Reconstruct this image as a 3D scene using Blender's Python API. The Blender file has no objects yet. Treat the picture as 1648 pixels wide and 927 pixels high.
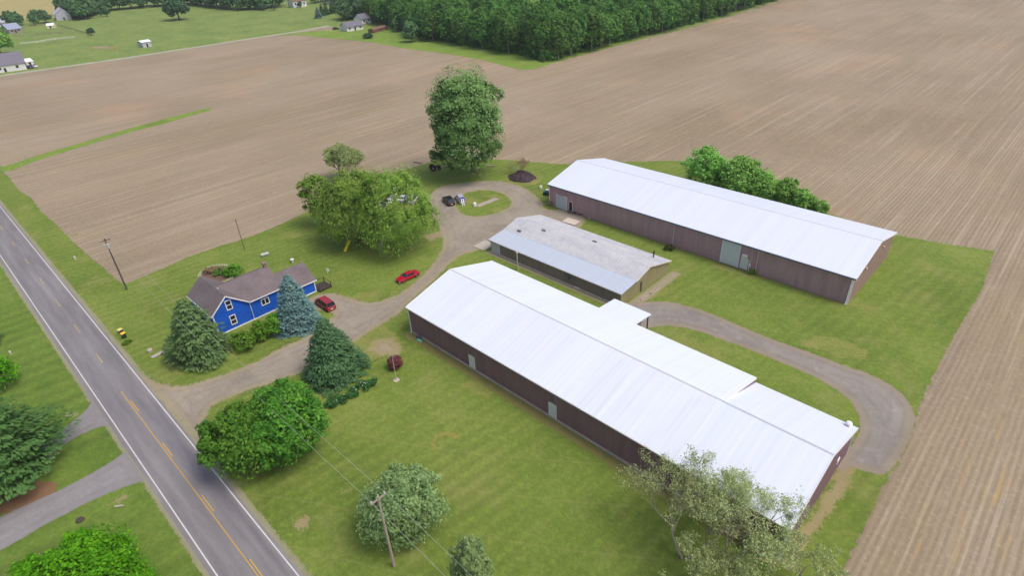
import bpy, math, random
import numpy as np
from mathutils import Matrix, Vector
rad = math.radians
S = bpy.context.scene
C = S.collection

# ------------------------------------------------------------ camera, world, sun, exposure
cam = bpy.data.objects.new('camera', bpy.data.cameras.new('camera')); C.objects.link(cam)
r_ = Vector((0.72186828, 0.69080499, -0.04116624)); u_ = Vector((-0.33760378, 0.40346364, 0.85043564)); f_ = Vector((-0.60409426, 0.60000463, -0.52446598))
M4 = Matrix((r_, u_, -f_)).transposed().to_4x4(); M4.translation = Vector((0, 0, 59.0))
cam.matrix_world = M4
cam.data.sensor_width = 36; cam.data.lens = 36 * 964.41 / 1648
cam.data.clip_start = 0.5; cam.data.clip_end = 12000
S.camera = cam

w = bpy.data.worlds.new('World'); S.world = w; w.use_nodes = True
nt = w.node_tree; nt.nodes.clear()
sky = nt.nodes.new('ShaderNodeTexSky'); sky.sky_type = 'NISHITA'; sky.sun_disc = False
SUN_EL, SUN_AZ = rad(60), rad(72)      # azimuth from +Y towards +X
sky.sun_elevation = SUN_EL; sky.sun_rotation = SUN_AZ
sky.air_density = 1.0; sky.dust_density = 6.0; sky.ozone_density = 1.0
bg = nt.nodes.new('ShaderNodeBackground'); bg.inputs['Strength'].default_value = 0.148
out = nt.nodes.new('ShaderNodeOutputWorld')
nt.links.new(sky.outputs[0], bg.inputs[0]); nt.links.new(bg.outputs[0], out.inputs[0])

sl = bpy.data.lights.new('sun', 'SUN'); sl.energy = 1.15; sl.angle = rad(22); sl.color = (1.0, 0.955, 0.90)
so = bpy.data.objects.new('sun', sl); C.objects.link(so)
sd_ = Vector((math.sin(SUN_AZ) * math.cos(SUN_EL), math.cos(SUN_AZ) * math.cos(SUN_EL), math.sin(SUN_EL)))
so.rotation_euler = (-sd_).to_track_quat('-Z', 'Y').to_euler()
so.location = (0, 0, 90)
S.view_settings.view_transform = 'Standard'; S.view_settings.look = 'None'; S.view_settings.gamma = 1
S.view_settings.use_curve_mapping = False
S.view_settings.exposure = 0.2
S.render.engine = 'CYCLES'
try:
    S.cycles.volume_bounces = 0; S.cycles.transparent_max_bounces = 12; S.cycles.max_bounces = 6
except Exception: pass

rng = np.random.default_rng(11)
random.seed(5)

# ------------------------------------------------------------ material helpers
def lin(c):
    return tuple(((v / 255) / 12.92 if v / 255 <= 0.04045 else ((v / 255 + 0.055) / 1.055) ** 2.4) for v in c) + (1,)
class NT:
    def __init__(s, name):
        s.m = bpy.data.materials.new(name); s.m.use_nodes = True; s.t = s.m.node_tree; s.t.nodes.clear()
        s.out = s.n('ShaderNodeOutputMaterial'); s.b = s.n('ShaderNodeBsdfPrincipled'); s.l(s.b.outputs[0], s.out.inputs[0])
        s.b.inputs['Specular IOR Level'].default_value = 0.2
    def n(s, t, **k):
        x = s.t.nodes.new(t)
        for a, v in k.items(): setattr(x, a, v)
        return x
    def l(s, a, b): s.t.links.new(a, b)
    def pos(s):
        if not hasattr(s, '_g'): s._g = s.n('ShaderNodeNewGeometry')
        return s._g.outputs['Position']
    def obj(s):
        if not hasattr(s, '_tc'): s._tc = s.n('ShaderNodeTexCoord')
        return s._tc.outputs['Object']
    def mapv(s, v, scale=(1, 1, 1), rot=(0, 0, 0), loc=(0, 0, 0)):
        m = s.n('ShaderNodeMapping'); s.l(v, m.inputs[0]); m.inputs['Scale'].default_value = scale
        m.inputs['Rotation'].default_value = rot; m.inputs['Location'].default_value = loc
        return m.outputs[0]
    def noise(s, v, scale, detail=4, rough=0.55, dist=0):
        x = s.n('ShaderNodeTexNoise'); s.l(v, x.inputs['Vector']); x.inputs['Scale'].default_value = scale
        x.inputs['Detail'].default_value = detail; x.inputs['Roughness'].default_value = rough; x.inputs['Distortion'].default_value = dist
        return x.outputs['Fac']
    def ramp(s, f, stops):
        x = s.n('ShaderNodeValToRGB'); s.l(f, x.inputs[0]); e = x.color_ramp.elements
        while len(e) < len(stops): e.new(0.5)
        for i, (p, c) in enumerate(stops):
            e[i].position = p; e[i].color = c if len(c) == 4 else tuple(c) + (1,)
        return x.outputs[0]
    def rng(s, f, a, b, c=0., d=1.):
        x = s.n('ShaderNodeMapRange'); s.l(f, x.inputs[0])
        for i, v in enumerate((a, b, c, d)): x.inputs[i + 1].default_value = v
        return x.outputs[0]
    def math(s, op, a, b=None, clamp=False):
        x = s.n('ShaderNodeMath', operation=op, use_clamp=clamp)
        for i, v in enumerate((a, b)):
            if v is None: continue
            if isinstance(v, (int, float)): x.inputs[i].default_value = v
            else: s.l(v, x.inputs[i])
        return x.outputs[0]
    def mix(s, f, a, b, mode='MIX'):
        x = s.n('ShaderNodeMix', data_type='RGBA', blend_type=mode)
        for i, v in ((0, f), (6, a), (7, b)):
            if isinstance(v, (int, float)): x.inputs[i].default_value = v
            elif isinstance(v, tuple): x.inputs[i].default_value = v
            else: s.l(v, x.inputs[i])
        return x.outputs[2]
    def attr(s, name):
        return s.n('ShaderNodeAttribute', attribute_name=name).outputs['Fac']
    def wave(s, v, scale, dist=0, dscale=1, axis='X', prof='SIN'):
        x = s.n('ShaderNodeTexWave', wave_type='BANDS', bands_direction=axis, wave_profile=prof); s.l(v, x.inputs[0])
        x.inputs['Scale'].default_value = scale; x.inputs['Distortion'].default_value = dist; x.inputs['Detail Scale'].default_value = dscale
        return x.outputs['Fac']
    def bump(s, h, strength=0.3, dist=0.1):
        x = s.n('ShaderNodeBump'); s.l(h, x.inputs['Height']); x.inputs['Strength'].default_value = strength; x.inputs['Distance'].default_value = dist
        s.l(x.outputs[0], s.b.inputs['Normal'])
    def col(s, c):
        if isinstance(c, tuple): s.b.inputs['Base Color'].default_value = c
        else: s.l(c, s.b.inputs['Base Color'])
        return s
    def rough(s, v): s.b.inputs['Roughness'].default_value = v; return s
    def metal(s, v): s.b.inputs['Metallic'].default_value = v; return s
    def edge(s, amp=0.5, wd=0.3, nscale=0.8, detail=5):
        # ragged border: the sheet ends where the distance to its outline plus noise goes below zero
        nz = s.noise(s.pos(), nscale, detail, 0.65); fz = s.noise(s.pos(), 2.8, 5, 0.85)
        d = s.math('ADD', s.attr('sd'), s.math('MULTIPLY', s.math('SUBTRACT', nz, 0.5), 2 * amp))
        d = s.math('ADD', d, s.math('MULTIPLY', s.math('SUBTRACT', fz, 0.5), 3.2 * wd))
        a = s.rng(d, -0.004, 0.004)
        tr = s.n('ShaderNodeBsdfTransparent'); mx = s.n('ShaderNodeMixShader')
        s.l(a, mx.inputs[0]); s.l(tr.outputs[0], mx.inputs[1]); s.l(s.b.outputs[0], mx.inputs[2]); s.l(mx.outputs[0], s.out.inputs[0])
        return s

MATS = {}
def plain(name, c, rough=0.6, metal=0.0, var=0.12, scale=3.0, spec=0.3):
    if name in MATS: return MATS[name]
    t = NT(name); t.rough(rough).metal(metal); t.b.inputs['Specular IOR Level'].default_value = spec
    c = lin(c); nz = t.noise(t.obj(), scale, 4)
    t.col(t.mix(nz, tuple(v * (1 - var) for v in c[:3]) + (1,), tuple(min(1, v * (1 + var)) for v in c[:3]) + (1,)))
    MATS[name] = t.m; return t.m

# --- soil
def soil_mat():
    t = NT('bare crop soil'); t.rough(0.95); p = t.pos()
    big = t.noise(t.mapv(p, (0.012, 0.008, 1)), 1.0, 5, 0.6)
    mid = t.noise(t.mapv(p, (0.07, 0.03, 1), loc=(7, 3, 0)), 1.0, 5, 0.6)
    c = t.ramp(big, [(0.30, lin((129, 117, 94))), (0.46, lin((137, 124, 102))), (0.62, lin((144, 130, 109))), (0.78, lin((147, 129, 104)))])
    c = t.mix(t.rng(mid, 0.52, 0.75, 0, 0.5), c, lin((146, 134, 100)))
    warm = t.noise(t.mapv(p, (0.02, 0.02, 1), loc=(31, 12, 0)), 1.0, 3)
    c = t.mix(t.rng(warm, 0.56, 0.72, 0, 0.55), c, lin((168, 136, 108)))
    # tractor passes (about 9 m) and seed rows, both running along Y
    passes = t.noise(t.mapv(p, (0.22, 0.004, 1)), 1.0, 3, 0.6)
    c = t.mix(t.rng(passes, 0.4, 0.65, 0.0, 0.26), c, lin((124, 112, 100)))
    fine = t.noise(t.mapv(p, (0.9, 0.012, 1)), 1.0, 6, 0.75)
    c = t.mix(t.rng(fine, 0.53, 0.62, 0, 0.28), c, lin((190, 176, 158)))
    c = t.mix(t.rng(fine, 0.47, 0.38, 0, 0.26), c, lin((112, 98, 86)))
    rows = t.wave(p, 0.314 / 0.76 * 1.0, 1.4, 0.5)
    rowmask = t.rng(t.noise(t.mapv(p, (0.03, 0.015, 1), loc=(2, 9, 0)), 1.0, 3), 0.4, 0.62)
    c = t.mix(t.math('MULTIPLY', t.math('MULTIPLY', rows, rowmask), 0.28), c, lin((188, 174, 156)))
    # residue speckle
    sp = t.noise(p, 1.5, 7, 0.85)
    c = t.mix(t.rng(sp, 0.53, 0.72, 0, 0.6), c, lin((196, 184, 166)))
    c = t.mix(t.rng(sp, 0.42, 0.28, 0, 0.4), c, lin((106, 92, 80)))
    md = t.noise(t.mapv(p, (0.5, 0.28, 1), loc=(1, 8, 0)), 1.0, 7, 0.85)
    c = t.mix(t.rng(md, 0.54, 0.7, 0, 0.34), c, lin((182, 168, 148)))
    c = t.mix(t.rng(md, 0.46, 0.32, 0, 0.34), c, lin((118, 104, 88)))
    # volunteer weeds: yellow-ochre streaks by the right-hand field
    g = t.n('ShaderNodeSeparateXYZ'); t.l(p, g.inputs[0])
    wx = t.math('MULTIPLY', t.rng(g.outputs[0], -2, 6), t.rng(g.outputs[1], 118, 70))
    ws = t.noise(t.mapv(p, (1.3, 0.09, 1), loc=(3, 0, 0)), 1.0, 5, 0.7)
    c = t.mix(t.math('MULTIPLY', wx, t.rng(ws, 0.55, 0.66, 0, 0.6)), c, lin((172, 146, 88)))
    t.col(c); t.bump(t.math('ADD', t.math('MULTIPLY', rows, 0.6), sp), 0.5, 0.12)
    return t.m

def grass_mat(name, cols, stripes=0.0, sdir=(0.35, 0.0), edge=0.7, fine=1.5, yellow=0.35, seed=0, nscale=0.8, wd=0.35):
    t = NT(name); t.rough(0.9); p = t.mapv(t.pos(), loc=(seed * 13.7, seed * 5.1, 0))
    big = t.noise(p, 0.05, 5, 0.6)
    c = t.ramp(big, [(0.32, lin(cols[0])), (0.5, lin(cols[1])), (0.68, lin(cols[2]))])
    mid = t.noise(p, 0.28, 6, 0.65)
    c = t.mix(t.rng(mid, 0.5, 0.72, 0, yellow), c, lin(cols[3]))
    c = t.mix(t.rng(mid, 0.48, 0.3, 0, 0.45), c, lin(cols[4]))
    f = t.noise(p, fine, 8, 0.85)
    c = t.mix(t.rng(f, 0.5, 0.68, 0, 0.5), c, lin(tuple(min(255, v * 1.34) for v in cols[1])))
    c = t.mix(t.rng(f, 0.5, 0.33, 0, 0.55), c, lin(tuple(v * 0.72 for v in cols[1])))
    dry = t.noise(p, 0.11, 5, 0.7)
    c = t.mix(t.rng(dry, 0.54, 0.72, 0, 0.55), c, lin(cols[3]))
    if stripes:
        wv = t.wave(t.mapv(p, rot=(0, 0, sdir[1])), sdir[0], 2.5, 0.5)
        wv = t.math('MULTIPLY', wv, t.rng(t.noise(p, 0.06, 3), 0.35, 0.6))
        c = t.mix(t.math('MULTIPLY', wv, stripes), c, lin(tuple(v * 0.78 for v in cols[0])))
    cl = t.noise(p, 1.3, 7, 0.85); cm = t.rng(t.noise(t.mapv(p, loc=(9, 2, 0)), 0.09, 4, 0.6), 0.48, 0.66)
    c = t.mix(t.math('MULTIPLY', t.rng(cl, 0.58, 0.7, 0, 0.55), cm), c, lin(tuple(min(255, v * 1.35 + 14) for v in cols[2])))
    tr_ = t.wave(t.mapv(p, rot=(0, 0, sdir[1] + .9)), 0.05, 6, 0.25)
    c = t.mix(t.rng(tr_, 0.985, 1.0, 0, 0.18), c, lin(cols[3]))
    t.col(c); t.bump(f, 0.7, 0.15)
    if edge: t.edge(edge, wd, nscale)
    return t.m

def gravel_mat(name, c0, c1, c2, edge=1.0, wd=0.8, green=None, tracks=True):
    t = NT(name); t.rough(0.92); p = t.pos()
    big = t.noise(p, 0.12, 5, 0.65)
    c = t.ramp(big, [(0.33, lin(c0)), (0.52, lin(c1)), (0.7, lin(c2))])
    f = t.noise(p, 4.0, 5, 0.8)
    c = t.mix(t.rng(f, 0.52, 0.75, 0, 0.45), c, lin(tuple(min(255, v * 1.22) for v in c1)))
    c = t.mix(t.rng(f, 0.47, 0.28, 0, 0.45), c, lin(tuple(v * 0.76 for v in c1)))
    m = t.noise(t.mapv(p, rot=(0, 0, 0.5)), 0.55, 5, 0.7, 0.5)
    c = t.mix(t.rng(m, 0.52, 0.7, 0, 0.5), c, lin(tuple(min(255, v * 1.1) for v in c2)))
    for dd, st in ((1.15, .34), (2.75, .30)):
        k = t.rng(t.math('ABSOLUTE', t.math('SUBTRACT', t.attr('sd'), dd)), 0.42, 0.08)
        k = t.math('MULTIPLY', k, t.rng(t.noise(p, 0.35, 5, 0.7), 0.38, 0.6)); c = t.mix(t.math('MULTIPLY', k, st), c, lin(tuple(v * 0.84 for v in c0)))
    gr_ = t.math('MULTIPLY', t.rng(t.noise(p, 1.1, 6, 0.8), 0.54, 0.66), t.rng(t.noise(t.mapv(p, loc=(4, 4, 0)), 0.12, 3), 0.45, 0.62)); c = t.mix(t.math('MULTIPLY', gr_, .5), c, lin(green or (134, 134, 96)))
    # worn margin towards the border of the sheet
    c = t.mix(t.rng(t.attr('sd'), 1.6, -0.2, 0, 0.75), c, lin(green or (150, 140, 108)))
    t.col(c); t.bump(f, 0.5, 0.08)
    t.edge(edge, wd, 0.7)
    return t.m

def asphalt_mat():
    t = NT('worn asphalt'); t.rough(0.85); p = t.pos()
    big = t.noise(t.mapv(p, (0.06, 0.6, 1)), 1.0, 5, 0.6)
    c = t.ramp(big, [(0.32, lin((112, 110, 114))), (0.5, lin((123, 121, 124))), (0.68, lin((134, 132, 134)))])
    sx = t.n('ShaderNodeSeparateXYZ'); t.l(p, sx.inputs[0]); y = sx.outputs[1]
    wob = t.math('MULTIPLY', t.math('SUBTRACT', t.noise(t.mapv(p, (0.05, 0, 1)), 1.0, 3), 0.5), 0.5)
    y2 = t.math('ADD', y, wob)
    for yc, st in ((4.95, .35), (6.45, .30), (8.35, .35), (9.6, .42)):   # oily wheel tracks
        d = t.math('ABSOLUTE', t.math('SUBTRACT', y2, yc))
        nz = t.rng(t.noise(t.mapv(p, (0.12, 0.5, 1), loc=(yc, 0, 0)), 1.0, 4), 0.35, 0.6)
        c = t.mix(t.math('MULTIPLY', t.math('MULTIPLY', t.rng(d, 0.55, 0.05), nz), st), c, lin((90, 88, 94)))
    # skid-darkened stretch by the drive mouths
    xm = t.math('MULTIPLY', t.rng(t.math('ABSOLUTE', t.math('ADD', sx.outputs[0], 70)), 22, 3), t.rng(t.math('ABSOLUTE', t.math('SUBTRACT', y2, 9.0)), 1.1, 0.2))
    c = t.mix(t.math('MULTIPLY', xm, 0.38), c, lin((84, 82, 100)))
    f = t.noise(p, 6, 4, 0.8)
    c = t.mix(t.rng(f, 0.5, 0.8, 0, 0.35), c, lin((158, 156, 158)))
    cr = t.n('ShaderNodeTexVoronoi', feature='DISTANCE_TO_EDGE'); t.l(t.mapv(t.pos(), (0.12, 0.35, 1)), cr.inputs['Vector']); cr.inputs['Scale'].default_value = 1.0
    c = t.mix(t.rng(cr.outputs['Distance'], 0.012, 0.004, 0, 0.15), c, lin((88, 86, 92)))
    t.col(c); t.bump(f, 0.3, 0.03)
    t.edge(0.16, 0.06, 1.2)
    return t.m

# ------------------------------------------------------------ object helpers
def setp(o, label=None, cat=None, group=None, kind=None):
    if label: o['label'] = label
    if cat: o['category'] = cat
    if group: o['group'] = group
    if kind: o['kind'] = kind
    return o
def thing(name, label, cat, loc=(0, 0, 0), rotz=0, group=None):
    o = bpy.data.objects.new(name, None); C.objects.link(o); o.empty_display_size = 0.5
    o.location = tuple(loc) + ((0,) if len(loc) == 2 else ()); o.rotation_euler = (0, 0, rotz)
    return setp(o, label, cat, group)
class MB:
    def __init__(s): s.v = []; s.f = []
    def poly(s, pts):
        b = len(s.v); s.v += [tuple(p) for p in pts]; s.f.append(tuple(range(b, b + len(pts)))); return s
    def hexa(s, p):   # 8 points: bottom 4 ccw, top 4 ccw
        b = len(s.v); s.v += [tuple(q) for q in p]
        for q in ((0, 3, 2, 1), (4, 5, 6, 7), (0, 1, 5, 4), (1, 2, 6, 5), (2, 3, 7, 6), (3, 0, 4, 7)): s.f.append(tuple(b + i for i in q))
        return s
    def box(s, x0, x1, y0, y1, z0, z1):
        return s.hexa([(x0, y0, z0), (x1, y0, z0), (x1, y1, z0), (x0, y1, z0), (x0, y0, z1), (x1, y0, z1), (x1, y1, z1), (x0, y1, z1)])
    def tube(s, pts, rads, n=8, cap=True):
        pts = [Vector(p) for p in pts]; b0 = len(s.v); prev = None
        for i, p in enumerate(pts):
            d = (pts[min(i + 1, len(pts) - 1)] - pts[max(i - 1, 0)]); d = d.normalized() if d.length > 1e-9 else Vector((0, 0, 1))
            a = Vector((1, 0, 0)) if abs(d.x) < 0.8 else Vector((0, 1, 0))
            if prev is not None: a = prev
            e1 = (a - d * a.dot(d)).normalized(); e2 = d.cross(e1); prev = e1
            for k in range(n):
                t = 2 * math.pi * k / n; q = p + (e1 * math.cos(t) + e2 * math.sin(t)) * rads[i]; s.v.append(tuple(q))
        for i in range(len(pts) - 1):
            for k in range(n):
                a, b = b0 + i * n + k, b0 + i * n + (k + 1) % n
                s.f.append((a, b, b + n, a + n))
        if cap:
            s.f.append(tuple(b0 + k for k in range(n))[::-1]); m = b0 + (len(pts) - 1) * n; s.f.append(tuple(m + k for k in range(n)))
        return s
    def lathe(s, prof, n=16, cx=0, cy=0, sx=1, sy=1):
        b = len(s.v)
        for r, z in prof:
            for k in range(n):
                t = 2 * math.pi * k / n; s.v.append((cx + r * math.cos(t) * sx, cy + r * math.sin(t) * sy, z))
        for i in range(len(prof) - 1):
            for k in range(n):
                a, c = b + i * n + k, b + i * n + (k + 1) % n; s.f.append((a, c, c + n, a + n))
        s.f.append(tuple(b + k for k in range(n))[::-1]); m = b + (len(prof) - 1) * n; s.f.append(tuple(m + k for k in range(n)))
        return s
    def build(s, name, mat, parent=None, loc=None, smooth=False, bevel=0):
        me = bpy.data.meshes.new(name); me.from_pydata(s.v, [], s.f); me.validate()
        if smooth: me.polygons.foreach_set('use_smooth', [True] * len(me.polygons))
        me.materials.append(mat); me.update()
        o = bpy.data.objects.new(name, me); C.objects.link(o)
        if parent: o.parent = parent
        if loc is not None: o.location = tuple(loc) + ((0,) if len(loc) == 2 else ())
        if bevel:
            m = o.modifiers.new('bevel', 'BEVEL'); m.width = bevel; m.segments = 2; m.limit_method = 'ANGLE'
        return o

def spline(pts, sub=6):
    n = len(pts); o = []
    P = [np.array(p, float) for p in pts]
    for i in range(n):
        a, b, c, d = P[(i - 1) % n], P[i], P[(i + 1) % n], P[(i + 2) % n]
        for k in range(sub):
            t = k / sub
            o.append(0.5 * ((2 * b) + (-a + c) * t + (2 * a - 5 * b + 4 * c - d) * t * t + (-a + 3 * b - 3 * c + d) * t ** 3))
    return [tuple(p) for p in o]
def sdf(px, py, poly):
    d = np.full(px.shape, 1e18); ins = np.zeros(px.shape, bool); n = len(poly)
    for i in range(n):
        ax, ay = poly[i]; bx, by = poly[(i + 1) % n]; ex, ey = bx - ax, by - ay
        wx, wy = px - ax, py - ay; L = ex * ex + ey * ey + 1e-12
        t = np.clip((wx * ex + wy * ey) / L, 0, 1); dx, dy = wx - ex * t, wy - ey * t
        d = np.minimum(d, dx * dx + dy * dy)
        c = ((ay <= py) & (by > py)) | ((by <= py) & (ay > py))
        with np.errstate(divide='ignore', invalid='ignore'):
            xi = ax + (py - ay) / (by - ay if by != ay else 1e-12) * ex
        ins ^= c & (px < xi)
    d = np.sqrt(d); return np.where(ins, d, -d)
def sheet(name, polys, z, res, mat, margin=1.2, holes=(), kind='structure', label=None, cat=None):
    xs = [p[0] for q in polys for p in q]; ys = [p[1] for q in polys for p in q]
    x0, x1, y0, y1 = min(xs) - margin - res, max(xs) + margin + res, min(ys) - margin - res, max(ys) + margin + res
    nx, ny = int((x1 - x0) / res) + 2, int((y1 - y0) / res) + 2
    X, Y = np.meshgrid(x0 + np.arange(nx) * res, y0 + np.arange(ny) * res)
    d = None
    for q in polys:
        e = sdf(X, Y, q); d = e if d is None else np.maximum(d, e)
    for q in holes: d = np.minimum(d, -sdf(X, Y, q))
    keep = d > -margin
    cell = keep[:-1, :-1] | keep[1:, :-1] | keep[:-1, 1:] | keep[1:, 1:]
    iy, ix = np.nonzero(cell); a = iy * nx + ix
    F = np.stack([a, a + 1, a + nx + 1, a + nx], 1)
    used, inv = np.unique(F.ravel(), return_inverse=True)
    V = np.stack([X.ravel()[used], Y.ravel()[used], np.full(len(used), z)], 1)
    me = quads(name, V, inv.reshape(-1, 4)); me.materials.append(mat)
    at = me.attributes.new('sd', 'FLOAT', 'POINT'); at.data.foreach_set('value', d.ravel()[used].astype(np.float32))
    o = bpy.data.objects.new(name, me); C.objects.link(o)
    return setp(o, label, cat, None, kind)
def quads(name, V, F):
    me = bpy.data.meshes.new(name); n = len(F)
    me.vertices.add(len(V)); me.vertices.foreach_set('co', np.asarray(V, np.float32).ravel())
    me.loops.add(n * 4); me.loops.foreach_set('vertex_index', np.asarray(F, np.int32).ravel())
    me.polygons.add(n); me.polygons.foreach_set('loop_start', np.arange(0, n * 4, 4, dtype=np.int32))
    me.polygons.foreach_set('loop_total', np.full(n, 4, np.int32)); me.update(calc_edges=True); return me
def rect_sheet(name, x0, x1, y0, y1, z, mat):
    o = MB().poly([(x0, y0, z), (x1, y0, z), (x1, y1, z), (x0, y1, z)]).build(name, mat); return setp(o, kind='structure')

# ------------------------------------------------------------ ground
SOIL = soil_mat()
rect_sheet('ground', -2300, 1400, -1500, 2300, 0, SOIL)
LAWN = grass_mat('lawn', [(94, 114, 46), (106, 125, 52), (118, 133, 62), (140, 138, 86), (82, 107, 44)], 0.30, (0.16, 0.12), 0.7)
LAWN2 = grass_mat('mown lawn', [(86, 112, 44), (96, 121, 48), (106, 129, 54), (126, 132, 70), (70, 99, 40)], 0.40, (0.10, 0.1), 0.55, seed=2)
PAST = grass_mat('pasture grass', [(96, 120, 62), (112, 132, 68), (124, 140, 74), (150, 152, 92), (84, 112, 58)], 0.12, (0.02, 0.8), 1.5, 0.8, 0.5, 3, 0.2, 1.0)
VERGE = grass_mat('rough verge grass', [(96, 124, 48), (110, 136, 56), (122, 142, 64), (150, 150, 84), (86, 116, 46)], 0, (0.3, 0), 1.0, 1.0, 0.35, 4, 0.4, 0.8)

lawn_poly = [(-281.0, 16.8), (-231.1, 16.6), (-223.4, 16.8), (-209.6, 16.3), (-200.6, 17.3), (-186.4, 16.7), (-173.1, 17.2), (-162.5, 17.2), (-151.7, 17.4), (-141.0, 17.9), (-130.8, 18.2), (-128.5, 18.8), (-128.7, 22.2), (-129.2, 26.0), (-130.2, 31.5), (-130.0, 38.2), (-129.0, 44.9), (-129.4, 51.1), (-131.4, 62.0), (-133.3, 70.3), (-134.9, 83.0), (-135.0, 93.5), (-134.2, 104.2), (-127.0, 112.4), (-115.3, 118.6), (-103.5, 123.8), (-95.9, 130.8), (-79.4, 145.8), (-58.0, 142.6), (-36.0, 136.2), (-21.5, 133.7), (-12.0, 135.7), (-5.1, 137.9), (-3.9, 119.3), (-4.3, 102.1), (-4.1, 90.2), (-3.9, 80.8), (-2.9, 72.6), (-3.2, 65.3), (-3.0, 58.1), (-2.9, 48.1), (-1.7, 37.0), (-36.2, 5.4), (-45.1, 10.1), (-200.2, 10.2), (-234.7, 10.0)]
sheet('lawn', [lawn_poly], 0.008, 0.7, LAWN, 1.3)
# lawns on the near side of the road
sheet('roadside_lawn', [[(-330, -60), (-30, -60), (-30, 4.1), (-330, 4.1)]], 0.008, 0.8, LAWN2, 0.9)
# small grass strip through the field, and grassy field entrance
sheet('grass_strip', [[(-248.0, 15.1), (-239.0, 17.8), (-243.1, 27.6), (-246.7, 43.0), (-251.7, 60.6), (-254.5, 79.6), (-255.5, 89.7), (-251.0, 87.4), (-246.8, 69.8), (-245.2, 54.4), (-240.0, 37.6), (-237.0, 26.3), (-232.4, 18.9), (-233.2, 14.3)]], 0.006, 0.6, VERGE, 1.2)
# pasture beyond the lane, lane, verge by the wood
lane = [(-423.6, -0.9), (-423.4, 32.6), (-419.2, 64.4), (-415.0, 93.5), (-413.1, 119.5), (-412.0, 151.9), (-410.8, 188.1), (-409.1, 214.0), (-411.6, 239.7)]
past_poly = lane + [(-377.2, 225.6), (-357.8, 220.1), (-325.1, 216.1), (-286.4, 214.0), (-258.0, 216.6), (-227.6, 214.6), (-198.2, 208.2), (-192.6, 211.7), (-195.0, 226.2), (-195.0, 252.5), (-194.6, 284.1), (-189.7, 339.4), (-190.6, 403.0), (-194.8, 473.4)] + [(-240, 700), (-900, 900), (-2200, 900), (-2200, -60), (-640, -60), (-560, -20)]
sheet('pasture', [past_poly], 0.004, 5.0, PAST, 6)
sheet('verge', [[(-407.7, 195.2), (-393.8, 205.5), (-356.8, 210.4), (-323.2, 214.8), (-284.9, 212.8), (-256.7, 215.5), (-226.4, 213.6), (-197.3, 207.2), (-192.1, 212.0), (-193.7, 227.0), (-193.5, 260.8), (-192.5, 304.7), (-208.1, 322.1), (-223.8, 289.5), (-217.8, 250.3), (-248.6, 244.5), (-317.4, 257.9), (-380.2, 265.3), (-385.6, 238.2), (-400.6, 218.6)]], 0.010, 1.2, VERGE, 2)
tanm = grass_mat('ripening grain', [(150, 144, 96), (160, 150, 100), (168, 150, 108), (176, 160, 110), (120, 136, 84)], 0.2, (0.02, 0.2), 2, 0.5, 0.4, 5, 0.2, 2)
sheet('far_field', [[(-707.6, 46.7), (-713.5, 71.9), (-731.8, 101.1), (-714.8, 126.0), (-710.8, 140.7), (-826.2, 168.9), (-1237.5, 268.5), (-1637.0, 141.6)]], 0.010, 14, tanm, 6)
lane_m = gravel_mat('lane gravel', (150, 150, 132), (160, 160, 142), (172, 170, 150), 0.5, 0.4, (136, 146, 104))
def ribbon(pts, wd):
    P = [np.array(p) for p in pts]; L, Rr = [], []
    for i, p in enumerate(P):
        d = P[min(i + 1, len(P) - 1)] - P[max(i - 1, 0)]; d = d / np.linalg.norm(d); n = np.array([-d[1], d[0]])
        L.append(tuple(p + n * wd / 2)); Rr.append(tuple(p - n * wd / 2))
    return L + Rr[::-1]
sheet('lane', [ribbon(lane, 5.5)], 0.016, 1.2, lane_m, 1.2)

# gravel farm drive with turning loop and grass island
GRAV = gravel_mat('drive gravel', (128, 120, 110), (143, 135, 124), (152, 144, 130))
drive = [(-96.0, 10.6), (-91.5, 11.7), (-87.6, 13.6), (-85.7, 17.1), (-84.1, 23.4), (-84.3, 29.1), (-84.0, 33.5), (-85.3, 37.7), (-86.4, 40.6), (-91.8, 39.0), (-94.7, 40.9), (-92.8, 44.2), (-87.7, 45.7), (-84.1, 47.3), (-82.8, 52.0), (-84.2, 57.9), (-87.4, 65.0), (-91.2, 70.3), (-97.0, 74.8), (-105.8, 79.2), (-113.5, 84.9), (-117.2, 91.2), (-114.7, 97.5), (-108.4, 104.1), (-99.1, 104.9), (-90.0, 101.0), (-85.5, 98.6), (-80.6, 103.3), (-76.1, 99.9), (-74.6, 94.5), (-84.3, 94.2), (-85.0, 80.6), (-84.0, 74.0), (-84.9, 68.7), (-81.6, 60.1), (-79.6, 53.6), (-77.4, 48.0), (-77.0, 43.1), (-76.5, 39.2), (-75.7, 31.9), (-75.9, 27.6), (-77.4, 23.2), (-78.5, 19.3), (-78.9, 15.7), (-77.0, 13.5), (-73.2, 10.9), (-77.1, 10.9)]
isl = [(-108.1, 90.1), (-108.8, 93.6), (-106.7, 97.3), (-102.1, 98.9), (-96.7, 97.1), (-93.9, 92.7), (-94.6, 88.1), (-97.3, 84.7), (-100.9, 84.4), (-105.2, 86.6)]
sheet('gravel_drive', [spline(drive, 5)], 0.016, 0.5, GRAV, 1.4, holes=[spline(isl, 4)])
RDR = gravel_mat('rear drive gravel', (122, 117, 114), (134, 129, 124), (144, 138, 132), 0.5, 0.25, (142, 128, 104))
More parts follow.
